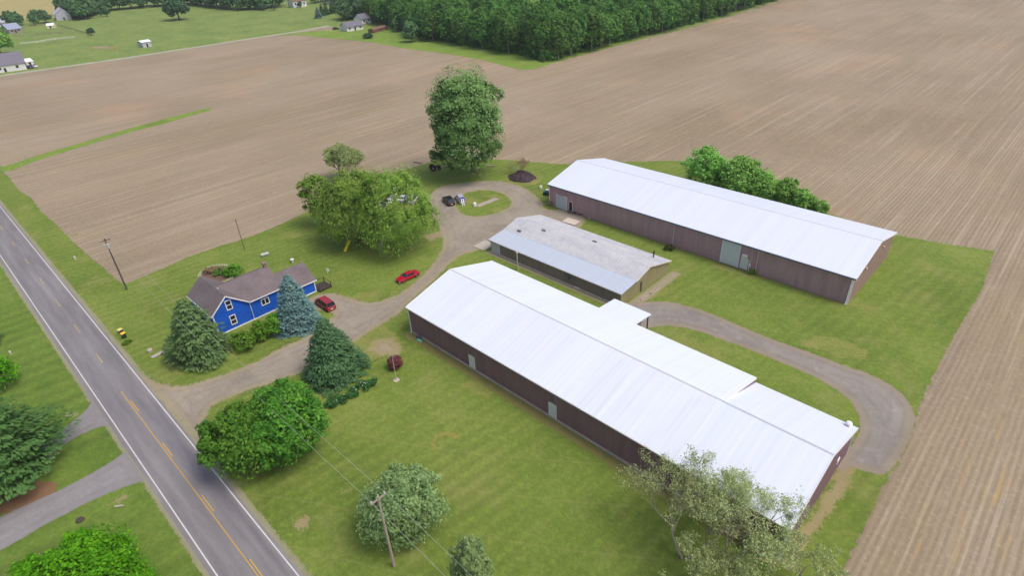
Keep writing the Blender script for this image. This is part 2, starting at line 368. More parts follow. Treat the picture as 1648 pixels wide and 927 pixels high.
rear = [(-49.0, 75.6), (-47.2, 78.7), (-42.9, 82.1), (-37.5, 83.3), (-31.8, 83.2), (-25.4, 83.0), (-19.7, 83.4), (-15.1, 83.5), (-10.5, 83.8), (-6.8, 82.5), (-4.1, 79.5), (-3.1, 73.9), (-3.1, 68.8), (-3.6, 65.5), (-5.3, 64.4), (-6.9, 64.0), (-7.9, 61.5), (-8.4, 65.0), (-8.1, 69.3), (-8.7, 72.7), (-10.9, 75.9), (-14.4, 77.6), (-18.5, 78.1), (-24.3, 78.2), (-30.2, 77.8), (-35.4, 77.4), (-39.6, 75.6), (-42.3, 72.4), (-45.9, 73.1)]
sheet('rear_drive', [spline(rear, 4)], 0.014, 0.5, RDR, 1.0)
sheet('road_shoulder', [[(-700, 10.2), (-700, 11.5), (-80, 11.3), (60, 11.3), (60, 10.2)], [(-700, 3.2), (60, 3.2), (60, 4.4), (-700, 4.4)]], 0.012, 0.7, gravel_mat('shoulder gravel', (132, 128, 118), (146, 140, 128), (154, 146, 132), 0.4, 0.3, (128, 132, 92)), 0.9)
ASPH = asphalt_mat()
sheet('road', [[(-1200, 3.72), (120, 3.72), (120, 10.62), (-1200, 10.62)]], 0.024, 0.6, ASPH, 0.4)
ND = gravel_mat('neighbour drive asphalt', (124, 122, 125), (134, 132, 134), (143, 141, 142), 0.22, 0.08, (128, 124, 126))
nd = [[(-97.7, 3.7), (-67.6, 3.5), (-71.2, 3.4), (-72.2, 2.2), (-73.2, -1.9), (-73.5, -7.8), (-73.7, -13.1), (-78.5, -15.3), (-79.0, -10.5), (-78.2, -4.1), (-78.3, 0.6), (-79.0, 3.4), (-80.7, 4.3), (-83.4, 4.4), (-86.5, 3.3), (-87.2, 1.1), (-87.0, -1.3), (-85.2, -5.3), (-89.2, -6.7), (-89.9, -3.2), (-90.7, -0.8), (-91.9, 1.5), (-93.6, 3.2)]]
sheet('neighbour_drive', [spline(nd[0], 3)], 0.018, 0.5, ND, 0.6)

# painted markings
def paint(name, c, wear=0.5):
    t = NT(name); t.rough(0.7); t.col(t.mix(t.noise(t.pos(), 1.2, 4), lin(c), lin(tuple(v * 0.86 for v in c))))
    nz = t.noise(t.pos(), 3.5, 5, 0.8); tr = t.n('ShaderNodeBsdfTransparent'); mx = t.n('ShaderNodeMixShader')
    t.l(t.rng(nz, wear - 0.12, wear), mx.inputs[0]); t.l(tr.outputs[0], mx.inputs[1]); t.l(t.b.outputs[0], mx.inputs[2]); t.l(mx.outputs[0], t.out.inputs[0]); return t.m
WP = paint('white road paint', (214, 212, 214), 0.42); YP = paint('yellow road paint', (198, 162, 84), 0.30)
YPF = paint('faded yellow paint', (200, 178, 118), 0.5)
for yy in (4.27, 10.25): rect_sheet('edge_line', -1200, 120, yy - 0.07, yy + 0.07, 0.030, WP)
rect_sheet('centre_line', -93, 60, 7.22, 7.34, 0.030, YP)
m = MB(); m2 = MB(); x = -89.7
while x < 60: m.poly([(x, 7.52, .030), (x + 3.6, 7.52, .030), (x + 3.6, 7.66, .030), (x, 7.66, .030)]); x += 13.0
setp(m.build('lane_dashes', YP), kind='structure')
x = -107
while x > -700: m2.poly([(x, 7.55, .030), (x + 3.7, 7.55, .030), (x + 3.7, 7.69, .030), (x, 7.69, .030)]); x -= 12.9
setp(m2.build('faded_dashes', YPF), kind='structure')

# bare and dry patches in the grass
DIRT = gravel_mat('bare dirt', (134, 122, 98), (146, 134, 110), (154, 142, 120), 1.3, 0.9, (138, 132, 84))
DRYG = grass_mat('dry grass', [(110, 122, 58), (118, 127, 64), (126, 130, 70), (144, 138, 88), (98, 116, 50)], 0, (0.3, 0), 1.8, 2.0, 0.5, 6, 0.8, 0.9)
def blob(u, v, ru, rv, n=14, j=0.3):
    return [(u + ru * math.cos(2 * math.pi * k / n) * random.uniform(1 - j, 1 + j), v + rv * math.sin(2 * math.pi * k / n) * random.uniform(1 - j, 1 + j)) for k in range(n)]
def patch(name, c, r, mat, z=0.012, sq=1.0, rot=0, margin=1.4, res=0.35):
    b = blob(0, 0, r, r * sq); cr, sr = math.cos(rot), math.sin(rot)
    sheet(name, [[(c[0] + x * cr - y * sr, c[1] + x * sr + y * cr) for x, y in b]], z, res, mat, margin)
patch('dirt_patch', (-71.23, 40.40), 3.0, DIRT, 0.013, 0.8)
patch('dry_patch', (-73.71, 40.05), 5.2, DRYG, 0.0115, 0.7)
patch('dirt_patch', (-50.69, 14.05), 0.75, DIRT, 0.013)
patch('dry_patch', (-50.63, 20.20), 0.5, DRYG, 0.0115, 0.9)
patch('dry_patch', (-83.53, 52.58), 2.5, DRYG, 0.0115, 0.4, 1.4)
patch('dry_patch', (-87.08, 47.32), 3.2, DRYG, 0.0115, 0.5, 1.2)
patch('dry_patch', (-33.80, 72.54), 5.0, DRYG, 0.0115, 0.4, 0.2)
patch('dry_patch', (-25.42, 80.81), 4.0, DRYG, 0.0115, 0.6, 0.2)
patch('dry_patch', (-16.84, 87.11), 4.5, DRYG, 0.0115, 0.5, 0.3)
patch('dry_patch', (-17.34, 101.57), 2.6, DRYG, 0.0115, 0.5, 0.2)
patch('dry_patch', (-163.47, 18.52), 0.6, DRYG, 0.0115)
patch('dry_patch', (-122.23, 51.96), 3.0, DRYG, 0.0115, 0.5, 0.2)
patch('dry_patch', (-70.21, 50.55), 1.6, DRYG, 0.0115, 0.5)
patch('dry_patch', (-52.20, 43.84), 3.0, DRYG, 0.0115, 0.4, 0.2)
patch('dry_patch', (-96.09, 73.16), 4.0, DIRT, 0.0135, 0.5, 1.3)
patch('dry_patch', (-92.59, 98.94), 3.4, DRYG, 0.0115, 1.2, 0.6)
patch('dry_patch', (-79.67, 78.98), 4.0, DRYG, 0.0115, 0.6, 0.9)
patch('dirt_patch', (-7.44, 56.89), 1.8, DIRT, 0.013, 0.3, 1.6)
patch('dirt_patch', (-7.60, 62.14), 1.6, DIRT, 0.013, 0.5, 1.6)
patch('dirt_patch', (-70.86, 0.22), 1.0, DIRT, 0.013, 0.4, 1.4)
patch('dirt_patch', (-92.92, 0.64), 0.8, DIRT, 0.013, 0.5, 0.9)
patch('dirt_patch', (-81.59, -8.75), 3.0, plain('pine needle litter', (124, 96, 72), 0.95), 0.013, 0.3, 0.9)
patch('dirt_patch', (-52.88, 89.55), 2.0, DIRT, 0.013, 0.5)
patch('dry_patch', (-470.46, 110.68), 10, DIRT, 0.0135, 0.4, 0.3, 2, 1)
patch('dry_patch', (-467.66, 109.89), 16, DRYG, 0.0115, 0.4, 0.3, 2, 1)
patch('dry_patch', (-46.20, 83.32), 3, DRYG, 0.0115, 0.4, 1.2)
patch('dry_patch', (-39.75, 99.19), 5, DRYG, 0.0115, 0.2, 0.0)
patch('dry_patch', (-101.72, 95.15), 3.2, DRYG, 0.0135, .5, .4)
patch('dry_patch', (-104.02, 91.36), 2.6, DRYG, 0.0135, .8, .4)
patch('dry_patch', (-95.19, 90.81), 2.6, DRYG, 0.0135, .5, .4)
# faint worn crescent in the front lawn
ring = [(1.9 * math.cos(t), 1.9 * math.sin(t)) for t in np.linspace(1.2, 4.9, 14)] + [(1.35 * math.cos(t), 1.35 * math.sin(t)) for t in np.linspace(4.9, 1.2, 14)]
cc = (-47.74, 33.43); sheet('dry_patch', [[(cc[0] + x, cc[1] + y) for x, y in ring]], 0.0115, 0.2, grass_mat('worn ring', [(126, 130, 62), (128, 128, 62), (130, 128, 64), (142, 130, 74), (108, 122, 52)], 0, (0.3, 0), 0.35, 2, 0.4, 8, 0.3, 0.2), 0.5)
# worn strip along the front barn wall
sheet('dirt_strip', [[(-71.5, 44.7), (-8, 44.7), (-8, 46.2), (-71.5, 46.2)]], 0.012, 0.4, gravel_mat('eaves drip strip', (122, 112, 74), (134, 120, 84), (146, 130, 96), 0.55, 0.3, (110, 118, 56)), 0.8)
sheet('dirt_strip', [[(-7.8, 46), (-6.9, 45.6), (-6.3, 60), (-6.6, 67), (-7.8, 66.3)]], 0.0125, 0.4, DIRT, 0.8)
sheet('dirt_strip', [[(-87, 99.9), (-19, 99.9), (-19, 101), (-87, 101)]], 0.012, 0.5, gravel_mat('back drip strip', (112, 112, 66), (126, 116, 76), (134, 122, 84), 0.5, 0.3, (100, 116, 56)), 0.8)
sheet('dirt_strip', [[(-82, 74.0), (-49, 74.0), (-49, 75.2), (-82, 75.2)], [(-48.6, 74), (-46.4, 74.5), (-46.6, 92), (-48.6, 92)]], 0.0125, 0.4, gravel_mat('shed drip strip', (140, 132, 116), (152, 144, 126), (160, 150, 132), 0.4, 0.2, (126, 124, 88)), 0.8)


# ------------------------------------------------------------ buildings
def bw(m, name, mat, parent, label=None, smooth=False):
    ox, oy, oz = parent.location if parent.type == 'EMPTY' else parent.parent.location
    m.v = [(x - ox, y - oy, z - oz) for x, y, z in m.v]
    o = m.build(name, mat, parent, smooth=smooth)
    if label: o['label'] = label
    return o
def metal_wall(name, c, axis='X', foot=None):
    t = NT(name); t.rough(0.55); p = t.pos(); t.b.inputs['Specular IOR Level'].default_value = 0.35
    rib = t.wave(p, 0.314 / 0.3, 0, 1, axis)
    sc = (1.1, 0.02, 0.15) if axis == 'X' else (0.02, 1.1, 0.15)
    pan = t.noise(t.mapv(p, sc), 1.0, 2, 0.6)
    k = lin(c); c1 = t.mix(t.rng(pan, 0.35, 0.65), tuple(v * 0.90 for v in k[:3]) + (1,), tuple(v * 1.10 for v in k[:3]) + (1,))
    st = t.noise(t.mapv(p, (0.8, 0.8, 0.12)), 1.0, 5, 0.7)
    c1 = t.mix(t.rng(st, 0.58, 0.8, 0, 0.16), c1, tuple(min(1, v * 1.5) for v in k[:3]) + (1,))
    g = t.n('ShaderNodeSeparateXYZ'); t.l(p, g.inputs[0])
    splash = t.math('MULTIPLY', t.rng(g.outputs[2], 0.9, 0.0), t.rng(t.noise(p, 1.1, 5, 0.7), 0.35, 0.65))
    c1 = t.mix(t.math('MULTIPLY', splash, 0.4), c1, lin(foot or (138, 122, 104)))
    c1 = t.mix(t.math('MULTIPLY', t.rng(rib, 0.8, 1.0), 0.15), c1, tuple(v * 0.7 for v in k[:3]) + (1,))
    t.col(c1); t.bump(rib, 0.5, 0.02); return t.m
def metal_roof(name, c, seam=0.92, streak=None, stain=0.12, seamk=0.12):
    t = NT(name); t.rough(0.42); p = t.pos(); t.b.inputs['Specular IOR Level'].default_value = 0.4
    k = lin(c)
    s_ = t.wave(p, 0.314 / seam, 0, 1, 'X')
    line = t.rng(s_, 0.965, 1.0)
    pan = t.noise(t.mapv(p, (1 / seam * 0.8, 0.012, 0.01)), 1.0, 2, 0.7)
    c1 = t.mix(t.rng(pan, 0.35, 0.65), tuple(v * 0.955 for v in k[:3]) + (1,), k)
    c1 = t.mix(t.math('MULTIPLY', line, seamk), c1, tuple(v * 0.5 for v in k[:3]) + (1,))
    if streak:
        g = t.n('ShaderNodeSeparateXYZ'); t.l(p, g.inputs[0])
        mk = t.math('MULTIPLY', t.rng(g.outputs[0], streak[0], streak[0] + 14), t.rng(g.outputs[0], streak[1], streak[1] - 0.4))
        mk = t.math('MULTIPLY', mk, t.rng(g.outputs[1], 55.9, 54.5))
        ss = t.noise(t.mapv(p, (1.05, 0.03, 0.03), loc=(4, 0, 0)), 1.0, 3, 0.75)
        c1 = t.mix(t.math('MULTIPLY', t.rng(ss, 0.5, 0.66, 0, 0.32), mk), c1, lin((182, 186, 186)))
    d = t.noise(t.mapv(p, (0.1, 0.25, 0.2)), 1.0, 6, 0.65)
    c1 = t.mix(t.rng(d, 0.5, 0.8, 0, stain), c1, tuple(v * 0.72 for v in k[:3]) + (1,))
    t.col(c1); t.bump(s_, 0.25, 0.03); return t.m
WHITE_ROOF = metal_roof('white roof sheeting', (214, 222, 235), 0.92, (-52, -20.9))
WHITE_ROOF2 = metal_roof('newer white roof sheeting', (210, 219, 235), 0.92, None, 0.06, 0.05)
BACK_ROOF = metal_roof('back barn roof', (211, 219, 235), 0.92, None, 0.08, 0.05)
TRIM = plain('white trim', (222, 222, 224), 0.5, var=0.04)
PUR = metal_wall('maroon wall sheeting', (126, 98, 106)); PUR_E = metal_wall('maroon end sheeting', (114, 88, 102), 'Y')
PUB = metal_wall('weathered maroon wall', (168, 138, 144)); PUB_E = metal_wall('weathered maroon end', (142, 118, 116), 'Y')
GUT = plain('slate gutter', (96, 104, 116), 0.5)
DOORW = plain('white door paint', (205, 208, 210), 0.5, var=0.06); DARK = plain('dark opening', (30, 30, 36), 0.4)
GREYM = plain('grey metal', (120, 124, 130), 0.4, 0.4); CONC = plain('concrete', (172, 166, 156), 0.9, scale=1.2, var=0.15)

def slab(m, x0, x1, ya, za, yb, zb, t=0.12):
    n = Vector((0, -(zb - za), yb - ya)).normalized() * t
    if n.z < 0: n = -n
    m.hexa([(x0, ya, za - n.z), (x1, ya, za - n.z), (x1, yb, zb - n.z), (x0, yb, zb - n.z), (x0, ya, za), (x1, ya, za), (x1, yb, zb), (x0, yb, zb)])
def shell(m, x0, x1, prof):   # closed walls: profile list of (y, z) from near eave over the roof line to the far eave
    n = len(prof); base = [(prof[0][0], -0.1)] + list(prof) + [(prof[-1][0], -0.1)]
    for x, rev in ((x0, False), (x1, True)):
        pts = [(x, y, z) for y, z in base]; m.poly(pts[::-1] if not rev else pts)
    for i in range(len(base) - 1):
        (ya, za), (yb, zb) = base[i], base[i + 1]
        if 0 < i < len(base) - 2: continue
        m.poly([(x0, ya, za), (x1, ya, za), (x1, yb, zb), (x0, yb, zb)])
def wall_door(parent, x0, x1, y, z0, z1, name='door', mat=None, frame=TRIM, handle=True, ribs=0, label=None):
    d = bw(MB().box(x0, x1, y - 0.07, y - 0.005, z0, z1), name, mat or DOORW, parent, label)
    f = MB(); w_ = 0.09
    f.box(x0 - w_, x0 - .003, y - 0.1, y - .004, z0, z1); f.box(x1 + .003, x1 + w_, y - 0.1, y - .004, z0, z1); f.box(x0 - w_, x1 + w_, y - 0.1, y - .004, z1 + .003, z1 + w_)
    bw(f, 'frame', frame, d)
    if handle: bw(MB().box(x1 - .16, x1 - .08, y - .14, y - .072, (z0 + z1) / 2 - .06, (z0 + z1) / 2 + .06), 'handle', GREYM, d)
    if ribs:
        r = MB()
        for i in range(1, ribs): zz = z0 + (z1 - z0) * i / ribs; r.box(x0 + .02, x1 - .02, y - .085, y - .072, zz - .02, zz + .02)
        bw(r, 'panel_joint', GREYM, d)
    return d
def wall_light(parent, x, y, z):
    o = bw(MB().box(x - .12, x + .12, y - .28, y - .004, z - .1, z + .14), 'wall_lamp', GREYM, parent)
    return o
def downspout(parent, x, y, z1, z0=0.05, dx=0.0, w_=0.1, mat=None):
    bw(MB().tube([(x, y - .35, z1), (x, y - .14, z1 - .45), (x, y - .12, z0 + .3), (x + dx, y - .32, z0)], [w_] * 4, 6), 'downspout', mat or TRIM, parent)

# front barn
X0, X1, XS, Y0, Y1, HE, HR, HL = -71.32, -7.94, -20.85, 45.94, 66.1, 5.24, 7.96, 4.21
YR = (Y0 + Y1) / 2
fb = thing('metal_barn', 'long maroon pole barn with bright white roof nearest the front lawn', 'barn', (X0, Y0, 0))
m = MB(); shell(m, X0 + .2, XS, [(Y0 + .3, HE - .14), (YR, HR - .14), (Y1 - .3, HE - .14)]); bw(m, 'wall', PUR, fb)
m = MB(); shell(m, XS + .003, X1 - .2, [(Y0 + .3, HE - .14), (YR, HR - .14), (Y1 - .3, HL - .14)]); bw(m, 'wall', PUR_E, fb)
m = MB(); slab(m, X0, XS, Y0, HE, YR, HR); slab(m, X0, XS, Y1, HE, YR, HR); rf = bw(m, 'roof', WHITE_ROOF, fb)
m = MB(); slab(m, XS + .004, X1, Y0, HE, YR, HR - .02); slab(m, XS + .004, X1, Y1 + .25, HL, YR, HR - .02); rf2 = bw(m, 'roof', WHITE_ROOF2, fb)
RC = plain('ridge cap', (196, 202, 210), 0.45)
m = MB(); m.hexa([(X0, YR - .18, HR - .05), (X1, YR - .18, HR - .05), (X1, YR + .18, HR - .05), (X0, YR + .18, HR - .05), (X0, YR - .06, HR + .05), (X1, YR - .06, HR + .05), (X1, YR + .06, HR + .05), (X0, YR + .06, HR + .05)]); bw(m, 'ridge_cap', RC, rf)
for xa in (X0, X1): 
    m = MB()
    ze = HL if xa == X1 else HE; ye = Y1 + .25 if xa == X1 else Y1
    xb0, xb1 = (xa - .06, xa - .003) if xa == X0 else (xa + .003, xa + .06)
    m.hexa([(xb0, Y0, HE - .32), (xb1, Y0, HE - .32), (xb1, YR, HR - .32), (xb0, YR, HR - .32), (xb0, Y0, HE + .03), (xb1, Y0, HE + .03), (xb1, YR, HR + .03), (xb0, YR, HR + .03)])
    m.hexa([(xb0, YR + .004, HR - .32), (xb1, YR + .004, HR - .32), (xb1, ye, ze - .32), (xb0, ye, ze - .32), (xb0, YR + .004, HR + .03), (xb1, YR + .004, HR + .03), (xb1, ye, ze + .03), (xb0, ye, ze + .03)])
    bw(m, 'rake_trim', TRIM, fb)
m = MB(); m.hexa([(XS + .003, YR, HR - .3), (XS + .05, YR, HR - .3), (XS + .05, Y1, HE - .3), (XS + .003, Y1, HE - .3), (XS + .003, YR, HR + .05), (XS + .05, YR, HR + .05), (XS + .05, Y1, HE + .05), (XS + .003, Y1, HE + .05)])
bw(m, 'rake_trim', TRIM, fb)
bw(MB().box(X0 + .02, X1 - .02, Y0 - .13, Y0 - .003, HE - .2, HE - .02), 'gutter', TRIM, fb)
bw(MB().box(X0 + .2, X1 - .2, Y0 + .2, Y0 + .297, -.05, .38), 'skirt_board', plain('weathered skirt board', (176, 166, 156), 0.9, scale=1.0, var=0.3), fb)
for (cx, cy, cz) in ((X0 + .2, Y0 + .3, HE), (X1 - .2, Y0 + .3, HE), (X0 + .2, Y1 - .3, HE), (X1 - .2, Y1 - .3, HL)):
    bw(MB().box(cx - .09, cx + .09, cy - .09, cy + .09, 0, cz - .25), 'corner_trim', TRIM, fb)
wall_door(fb, -56.5, -55.4, Y0 + .3, 0.42, 2.62); wall_door(fb, -40.4, -39.2, Y0 + .3, 0.42, 2.7)
wall_light(fb, -56.1, Y0 + .3, 3.45); wall_light(fb, -40.0, Y0 + .3, 3.55)
downspout(fb, X0 + .32, Y0 + .3, HE - .2); downspout(fb, X1 - .32, Y0 + .3, HE - .2)
bw(MB().box(X1 - .2 + .003, X1 - .1, 60.7, 61.5, 2.3, 3.0), 'vent', TRIM, fb)
rv = bw(MB().box(-9.0, -8.3, 46.8, 47.5, 5.3, 5.62).box(-8.86, -8.44, 46.94, 47.36, 5.62, 5.95), 'roof_vent', GREYM, fb)
vv = MB(); vv.lathe([(0.16, 4.2), (0.16, 4.9)], 10, -8.9, 65.6); vv.lathe([(0.42, 4.9), (0.3, 5.08), (0.02, 5.16)], 12, -8.9, 65.6); vv.box(-9.2, -8.6, 65.3, 65.9, 4.3, 4.42)
bw(vv, 'roof_vent', TRIM, fb)
# annex roof on posts behind it, carried by the barn
an = thing('lean_to', 'small white roofed lean-to joined to the back of the front barn', 'lean-to', (-47.4, 66.3, 0))
bw(MB().hexa([(-47.5, 66.0, 4.55), (-40.4, 66.0, 4.55), (-40.4, 71.2, 4.1), (-47.5, 71.2, 4.1), (-47.5, 66.0, 4.72), (-40.4, 66.0, 4.72), (-40.4, 71.2, 4.27), (-47.5, 71.2, 4.27)]), 'roof', WHITE_ROOF2, an)
bw(MB().box(-47.2, -40.9, 66.2, 69.2, 0, 4.0), 'wall', plain('lean-to wall', (128, 122, 124), 0.8), an)
for x in (-47.2, -44, -40.7): bw(MB().box(x - .08, x + .08, 70.7, 70.86, 0, 4.1), 'post', plain('dark post', (70, 60, 62), 0.8), an)
bw(MB().box(-40.897, -40.84, 66.6, 68.6, 0.05, 2.9), 'sliding_door', plain('dull grey door', (150, 148, 156), 0.7), an)

# back barn
BX0, BX1, BY0, BY1, BE, BR = -87.61, -19.46, 100.43, 122.9, 5.4, 8.09
BYR = (BY0 + BY1) / 2
bb = thing('metal_barn', 'long weathered maroon barn with white roof and tall pale sliding door behind the shed', 'barn', (BX0, BY0, 0))
m = MB(); shell(m, BX0 + .3, BX1 - .3, [(BY0 + .35, BE - .14), (BYR, BR - .14), (BY1 - .35, BE - .14)]); bw(m, 'wall', PUB, bb)
m = MB(); 
m.poly([(BX1 - .296, BY0 + .36, -.05), (BX1 - .296, BY1 - .36, -.05), (BX1 - .296, BY1 - .36, BE - .16), (BX1 - .296, BYR, BR - .16), (BX1 - .296, BY0 + .36, BE - .16)])
bw(m, 'end_cladding', PUB_E, bb)
m = MB(); slab(m, BX0, BX1, BY0, BE, BYR, BR); slab(m, BX0, BX1, BY1, BE, BYR, BR); rf = bw(m, 'roof', BACK_ROOF, bb)
m = MB(); m.hexa([(BX0, BYR - .16, BR - .05), (BX1, BYR - .16, BR - .05), (BX1, BYR + .16, BR - .05), (BX0, BYR + .16, BR - .05), (BX0, BYR - .06, BR + .04), (BX1, BYR - .06, BR + .04), (BX1, BYR + .06, BR + .04), (BX0, BYR + .06, BR + .04)]); bw(m, 'ridge_cap', RC, rf)
for xa, s_ in ((BX0, -1), (BX1, 1)):
    m = MB()
    xb0, xb1 = (xa - .06, xa - .003) if s_ < 0 else (xa + .003, xa + .06)
    for ya, yb in ((BY0, BYR), (BY1, BYR + .004)):
        m.hexa([(xb0, ya, BE - .3), (xb1, ya, BE - .3), (xb1, yb, BR - .3), (xb0, yb, BR - .3), (xb0, ya, BE + .03), (xb1, ya, BE + .03), (xb1, yb, BR + .03), (xb0, yb, BR + .03)])
    bw(m, 'rake_trim', TRIM, bb)
bw(MB().box(BX0 + .02, BX1 - .02, BY0 - .15, BY0 - .003, BE - .26, BE - .03), 'gutter', GUT, bb)
yb_ = BY0 + .35
sd = bw(MB().box(-43.2, -39.8, yb_ - .14, yb_ - .005, 0.15, 4.95), 'sliding_door', plain('pale green grey door', (196, 204, 208), 0.5, var=0.05), bb)
bw(MB().box(-43.36, -43.203, yb_ - .18, yb_ - .004, .1, 5.0), 'door_jamb', TRIM, sd); bw(MB().box(-39.797, -39.64, yb_ - .18, yb_ - .004, .1, 5.0), 'door_jamb', TRIM, sd)
wall_door(bb, -39.2, -37.95, yb_, 0.2, 2.45, label='white walk door beside the tall sliding door')
bw(MB().box(-39.0, -38.1, yb_ - .7, yb_ - .005, 2.75, 3.35), 'air_conditioner', plain('white enclosure', (206, 204, 204), 0.5), bb)
bw(MB().tube([(-37.5, yb_ - .1, .05), (-37.5, yb_ - .1, 2.4)], [.07, .07], 6).box(-37.65, -37.3, yb_ - .22, yb_ - .02, 1.2, 1.7), 'meter_pipe', TRIM, bb)
od = wall_door(bb, -85.1, -81.95, yb_, 0.1, 3.45, name='overhead_door', mat=plain('pale overhead door', (188, 196, 202), 0.5, var=.08), handle=False, ribs=5)
bw(MB().box(-84.4, -82.6, yb_ - .5, yb_ - .005, 3.62, 3.72), 'door_lamp', plain('pink grey hood', (190, 150, 158), .6), bb)
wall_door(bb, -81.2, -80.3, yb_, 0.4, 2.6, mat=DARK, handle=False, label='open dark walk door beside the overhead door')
for x in (-53.8, -36.2): downspout(bb, x, yb_, BE - .25, .3, w_=.09, mat=plain('pale pink spout', (206, 186, 186), .5))
bw(MB().box(BX1 - .42, BX1 - .27, yb_ - .09, yb_ + .09, 0, BE - .2), 'corner_trim', TRIM, bb)
downspout(bb, BX1 - .55, yb_, BE - .2, w_=.12)
bw(MB().box(BX0 + .22, BX0 + .38, yb_ - .08, yb_ + .08, 0, BE - .2), 'corner_trim', TRIM, bb)
bw(MB().box(BX1 - .38, BX1 - .26, BY1 - .5, BY1 - .34, 0, BE - .2), 'corner_trim', plain('tan trim', (176, 164, 140), .6), bb)
for y, z in ((116, 4.95), (106.8, 4.5)): bw(MB().box(BX1 - .293, BX1 - .08, y - .2, y + .2, z - .2, z + .2), 'wall_lamp', plain('cream lamp', (206, 176, 150), .5), bb)

# middle shed
def shed_roof_mat():
    t = NT('weathered galvanised roof'); t.rough(0.6); p = t.pos()
    big = t.noise(t.mapv(p, (0.25, 0.5, 1)), 1.0, 6, 0.7)
    c = t.ramp(big, [(0.3, lin((164, 168, 182))), (0.5, lin((182, 184, 190))), (0.7, lin((196, 196, 198)))])
    sp = t.noise(t.mapv(p, (1.6, 0.9, 1)), 1.0, 6, 0.8, 0.6)
    c = t.mix(t.rng(sp, 0.54, 0.66, 0, 0.6), c, lin((206, 200, 198)))
    c = t.mix(t.rng(sp, 0.46, 0.32, 0, 0.45), c, lin((136, 138, 152)))
    ru = t.noise(t.mapv(p, (0.5, 0.35, 1), loc=(5, 5, 0)), 1.0, 5, 0.75)
    c = t.mix(t.rng(ru, 0.60, 0.76, 0, 0.45), c, lin((156, 140, 128)))
    s_ = t.wave(p, 0.314 / 0.75, 0, 1, 'X')
    c = t.mix(t.math('MULTIPLY', t.rng(s_, 0.9, 1.0), 0.25), c, lin((140, 142, 152)))
    t.col(c); t.bump(t.math('ADD', s_, sp), 0.35, 0.04); return t.m
SHR = shed_roof_mat(); SHB = metal_roof('blue grey lean-to roof', (180, 190, 206), 0.75, None, 0.1, 0.05)
SHW = metal_wall('brown shed siding', (134, 124, 116)); SHE = metal_wall('olive shed end siding', (136, 130, 98), 'Y')
ms = thing('long_shed', 'low shed with patchy grey roof and blue grey lower slope between the two barns', 'shed', (-81.81, 75.0, 0))
prof = [(75.35, 2.62), (79.7, 3.2), (83.8, 4.35), (91.0, 2.35)]
m = MB(); shell(m, -81.5, -49.0, prof); bw(m, 'wall', SHW, ms)
bw(MB().poly([(-48.99, 75.36, -.05), (-48.99, 90.99, -.05), (-48.99, 90.99, 2.33), (-48.99, 83.8, 4.33), (-48.99, 79.7, 3.18), (-48.99, 75.36, 2.6)]), 'end_cladding', SHE, ms)
m = MB(); slab(m, -81.85, -48.68, 79.7, 3.33, 83.8, 4.5, .1); slab(m, -81.85, -48.68, 91.35, 2.47, 83.8, 4.5, .1); bw(m, 'roof', SHR, ms)
m = MB(); slab(m, -81.85, -48.68, 75.0, 2.75, 79.69, 3.31, .1); bw(m, 'lower_roof', SHB, ms)
bw(MB().box(-81.85, -48.68, 74.93, 74.997, 2.58, 2.78), 'eave_trim', plain('pale eave trim', (186, 178, 180), .6), ms)
m = MB(); 
for (ya, za, yb, zb) in ((79.7, 3.33, 83.8, 4.5), (91.35, 2.47, 83.81, 4.5)): m.hexa([(-48.677, ya, za - .2), (-48.6, ya, za - .2), (-48.6, yb, zb - .2), (-48.677, yb, zb - .2), (-48.677, ya, za + .03), (-48.6, ya, za + .03), (-48.6, yb, zb + .03), (-48.677, yb, zb + .03)])
bw(m, 'rake_trim', plain('cream trim', (200, 192, 186), .6), ms)
wall_door(ms, -81.1, -79.0, 75.35, 0.15, 2.1, mat=plain('pale door', (190, 190, 196), .6), handle=False, ribs=0, label='pale double door at the drive end')
bw(MB().box(-81.5, -49, 74.9, 75.34, -.05, .14), 'footing', CONC, ms)
bw(MB().box(-61.5, -60.4, 74.9, 75.34, 1.3, 1.9), 'vent_fan', GREYM, ms)
bw(MB().box(-66.4, -66.15, 75.1, 75.34, 1.9, 2.15), 'wall_lamp', CONC, ms)
bw(MB().box(-48.985, -48.93, 81.4, 81.9, .0, 2.2), 'door', plain('dark seam', (70, 66, 56), .8), ms)
for (x, y, z) in ((-73.5, 83.0, 4.2), (-63, 86.2, 3.8), (-78.2, 80.6, 3.6)): bw(MB().box(x - .45, x + .45, y - .18, y + .18, z - .05, z + .28), 'roof_vent', GREYM, ms)
bw(MB().tube([(-51.5, 89.5, 2.8), (-51.5, 89.5, 4.0)], [.12, .12], 8).lathe([(.2, 4.0), (.2, 4.25)], 8, -51.5, 89.5), 'flue', DARK, ms)
# whitish post standing in front of the shed
pt = MB().tube([(0, 0, 0), (0, 0, 3.6)], [.13, .12], 8).box(-.2, .2, -.2, .2, 3.6, 3.9).build('wooden_post', plain('pale wood', (168, 162, 150), .8), loc=(-71.9, 73.2)); setp(pt, 'pale upright post in front of the brown side of the long shed', 'post')

